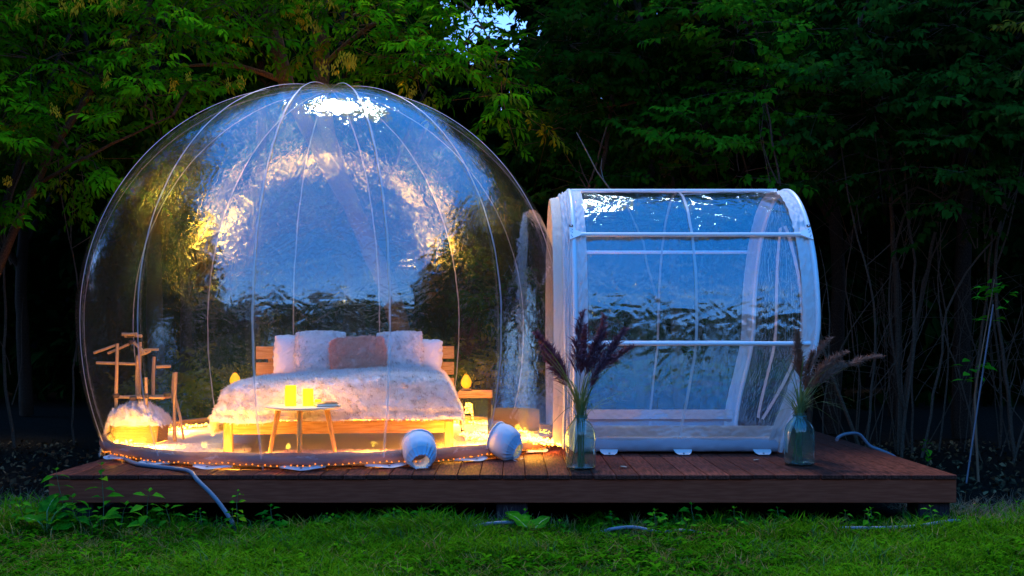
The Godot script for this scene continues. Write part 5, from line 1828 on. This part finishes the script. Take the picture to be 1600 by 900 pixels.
func big_leaf(t: Node3D, o: Vector3, d: Vector3, size: float, m: Material, sd: int) -> void:
	# a broad rippled burdock leaf with a stalk and raised ribs
	var f := FastNoiseLite.new()
	f.frequency = 2.0
	f.seed = sd
	var b := MB.new()
	var x := Vector3.UP.cross(d).normalized()
	var up := d.cross(x).normalized()
	b.grid(14, 12, func(u, w):
		var s: float = (u - 0.5) * 2.0
		var wide: float = 0.48 * pow(sin(PI * pow(0.04 + 0.93 * w, 0.62)), 0.7)
		var back: float = -0.14 * pow(absf(s), 1.5) * (1.0 - w)
		var ripple: float = 0.05 * sin(w * 16.0 - absf(s) * 5.0) * absf(s) + 0.07 * f.get_noise_2d(s, w * 2.0)
		return o + (x * s * wide + d * (w + back) + up * (0.12 * absf(s) - 0.35 * w * w + ripple)) * size, Vector2(1, 1), Vector2.ZERO, 1.0)
	var lf := obj("leaf", b, m, t)
	var st := MB.new()
	st.tube([Vector3(0, 0, 0), o * 0.6 + Vector3(0, 0.02, 0), o, o + (d * 0.5 - up * 0.07) * size, o + (d * 0.9 - up * 0.25) * size], [0.006, 0.005, 0.0045, 0.003, 0.001], 6)
	obj("stalk", st, M.stem_pale, lf)

func build_weeds() -> void:
	var g := [M.single0, M.single1, M.single3]
	var y := [M.single1, M.single2]
	var bd := thing("burdock", "big-leaved burdock below the deck's middle beside the straw", "plant", P(0.12, 0.03, 6.03))
	big_leaf(bd, Vector3(-0.04, 0.08, 0.02), Vector3(-0.55, 0.6, -0.45).normalized(), 0.16, M.single0, 1)
	big_leaf(bd, Vector3(0.02, 0.07, 0.03), Vector3(0.45, 0.5, -0.5).normalized(), 0.14, M.single3, 2)
	big_leaf(bd, Vector3(-0.02, 0.03, 0.05), Vector3(-0.3, 0.35, -0.3).normalized(), 0.1, M.single3, 3)
	var b2 := thing("burdock", "low dark burdock at the deck's left corner post", "plant", P(-2.84, 0.03, 6.08))
	big_leaf(b2, Vector3(-0.04, 0.1, 0.03), Vector3(-0.8, 0.3, -0.3).normalized(), 0.16, M.single3, 4)
	big_leaf(b2, Vector3(0.03, 0.09, 0.04), Vector3(0.8, 0.25, -0.3).normalized(), 0.18, M.single0, 5)
	big_leaf(b2, Vector3(0.0, 0.16, 0.0), Vector3(0.1, 0.7, -0.4).normalized(), 0.13, M.single3, 6)
	big_leaf(b2, Vector3(0.06, 0.15, 0.02), Vector3(0.5, 0.6, -0.4).normalized(), 0.11, M.single3, 7)
	var b3 := thing("burdock", "small pale-leaved burdock below the deck, left of the straw", "plant", P(-0.42, 0.03, 6.0))
	big_leaf(b3, Vector3(-0.02, 0.04, 0.02), Vector3(-0.6, 0.4, -0.35).normalized(), 0.1, M.single1, 8)
	big_leaf(b3, Vector3(0.03, 0.04, 0.03), Vector3(0.6, 0.35, -0.35).normalized(), 0.11, M.single0, 9)
	big_leaf(b3, Vector3(0.0, 0.05, 0.0), Vector3(0.1, 0.6, -0.5).normalized(), 0.09, M.single1, 10)
	weed("leafy_weed", "tall weed with a yellowish tip at the left end of the deck", P(-2.53, 0, 6.14), 0.46, 6, 0.07, [M.single3, M.single0, M.single2], 21)
	weed("leafy_weed", "weed with a few broad leaves in front of the deck, right of the tall one", P(-2.27, 0, 6.12), 0.30, 4, 0.085, [M.single1, M.single1, M.single0], 22, 0.05)
	weed("leafy_weed", "broad-leaved weed at the foot of the tall yellow-tipped weed", P(-2.62, 0, 6.06), 0.2, 4, 0.1, g, 23, -0.04)
	weed("leafy_weed", "slim weed growing up against the deck's left corner", P(-2.8, 0, 6.22), 0.42, 5, 0.07, [M.single3, M.single3, M.single0], 24, -0.03)
	weed("leafy_weed", "small pale yellow-green weed beside the hose at the deck's edge", P(-1.7, 0, 6.14), 0.3, 5, 0.045, y, 25, 0.02)
	weed("leafy_weed", "low weed in the shadow left of the hose", P(-1.95, 0, 6.16), 0.16, 4, 0.06, g, 26)
	weed("leafy_weed", "young weed standing at the deck's right corner post", P(2.6, 0, 6.14), 0.2, 4, 0.045, [M.single1, M.single1], 27)
	weed("leafy_weed", "tiny weed right of the corner post of the deck", P(2.76, 0, 6.12), 0.12, 3, 0.04, [M.single1], 28)
	weed("leafy_weed", "leafy weed under the deck edge below the tunnel", P(0.95, 0, 6.2), 0.14, 4, 0.055, g, 29)
	weed("leafy_weed", "leafy weed under the deck edge right of the burdock", P(0.3, 0, 6.06), 0.13, 4, 0.06, g, 30)
	weed("leafy_weed", "fine weed under the deck edge left of the burdocks", P(-0.72, 0, 6.16), 0.18, 4, 0.055, g, 31)
	weed("leafy_weed", "leafy weed in the dark soil between the saplings and the deck", P(4.0, 0, 9.6), 0.24, 4, 0.09, g, 32)
	weed("leafy_weed", "dark bushy weed between the corner burdock and the tall yellow-tipped weed", P(-2.7, 0, 6.12), 0.26, 6, 0.09, [M.single3, M.single0], 33)
	weed("leafy_weed", "leafy weed leaning over the grass right of the broad-leaved pair", P(-2.42, 0, 6.1), 0.22, 5, 0.085, g, 34, 0.06)
	weed("leafy_weed", "low bushy weed halfway between the broad-leaved weed and the hose", P(-2.12, 0, 6.14), 0.2, 5, 0.08, [M.single3, M.single0], 35)
	weed("leafy_weed", "leafy weed left of the deck's corner in the litter", P(-3.05, 0, 6.2), 0.24, 5, 0.08, [M.single3, M.single1], 36)
	# more small growth in the shade under the deck edge
	var r := RandomNumberGenerator.new()
	r.seed = 91
	for i in 34:
		weed("shade_weed", "small dark weed growing in the shade along the deck's front edge", P(r.randf_range(-2.7, 2.5), 0, r.randf_range(6.06, 6.32)), r.randf_range(0.08, 0.2), 4, r.randf_range(0.04, 0.07), g, 500 + i)
	for n in get_children():
		if str(n.name).begins_with("shade_weed"):
			n.set_meta("group", "small weeds along the deck's front edge")
	# staked sapling on the right
	var sp := thing("young_tree", "young tree with two tufts of fresh leaves right of the deck", "sapling", P(4.0, 0, 8.6))
	var tb := MB.new()
	tb.tube([Vector3(0.03, 0, 0), Vector3(0.01, 0.4, 0), Vector3(0.0, 0.75, 0), Vector3(0.03, 0.95, 0), Vector3(0.1, 1.35, 0), Vector3(0.17, 1.75, 0)], [0.012, 0.011, 0.009, 0.007, 0.005, 0.003], 7)
	obj("stem", tb, M.cane, sp)
	for q in [[0.19, 1.63, 22, 0.15], [0.03, 0.92, 16, 0.14], [0.12, 1.42, 8, 0.09]]:
		for i in q[2]:
			var a := r.randf() * TAU
			var d := Vector3(cos(a), r.randf_range(-0.1, 0.5), sin(a)).normalized()
			var o: Vector3 = Vector3(q[0], q[1] + r.randfn(0, 0.05), 0) + d * r.randf() * q[3]
			var b := MB.new()
			leaflet(b, o, d, Vector3(r.randfn(0, 0.3), 1, r.randfn(0, 0.3)), r.randf_range(0.07, 0.12), r.randf_range(0.05, 0.075), r.randf_range(0.1, 0.7))
			obj("leaf", b, [M.single1, M.single0][r.randi() % 2], sp)
	var sk := MB.new()
	sk.tube([P(3.88, 0, 8.5), P(3.99, 0.75, 8.5), P(4.12, 1.53, 8.52)], [0.0075, 0.007, 0.006], 7)
	tag(obj("stake", sk, M.stake), "thin pale leaning stake beside the young tree", "stake")
	# fallen leaves one can point at
	var fl := func(label: String, at: Vector3, size: float, m: Material, turn: float):
		var b := MB.new()
		var f := FastNoiseLite.new()
		f.frequency = 3.0
		b.grid(8, 8, func(u, w):
			var s: float = (u - 0.5) * 2.0
			var wide: float = 0.34 * pow(sin(PI * (0.03 + 0.94 * w)), 0.7) * (1.0 + 0.12 * sin(w * 22.0))
			return Vector3(s * wide, 0.10 * s * s + 0.08 * f.get_noise_2d(s, w * 2.0) + 0.08, w - 0.5) * size, Vector2(1, 1), Vector2.ZERO, -1.0)
		var o := obj("fallen_leaf", b, m)
		o.position = at
		o.rotation.y = turn
		tag(o, label, "leaf")
	fl.call("fallen orange leaf lying on the lawn", P(0.9, 0.055, 5.55), 0.075, M.orange_leaf, 1.3)
	fl.call("dry pale leaf lying on the deck right of the left jar", P(0.74, DECK + 0.002, 6.62), 0.055, M.dry_leaf, 0.9)
	fl.call("tiny yellow leaf lying on the lawn at the right", P(2.05, 0.05, 5.75), 0.03, M.orange_leaf, 0.2)
	fl.call("dry leaf on the deck boards in front of the tunnel's middle", P(1.72, DECK + 0.002, 7.0), 0.05, M.dry_leaf, 2.1)
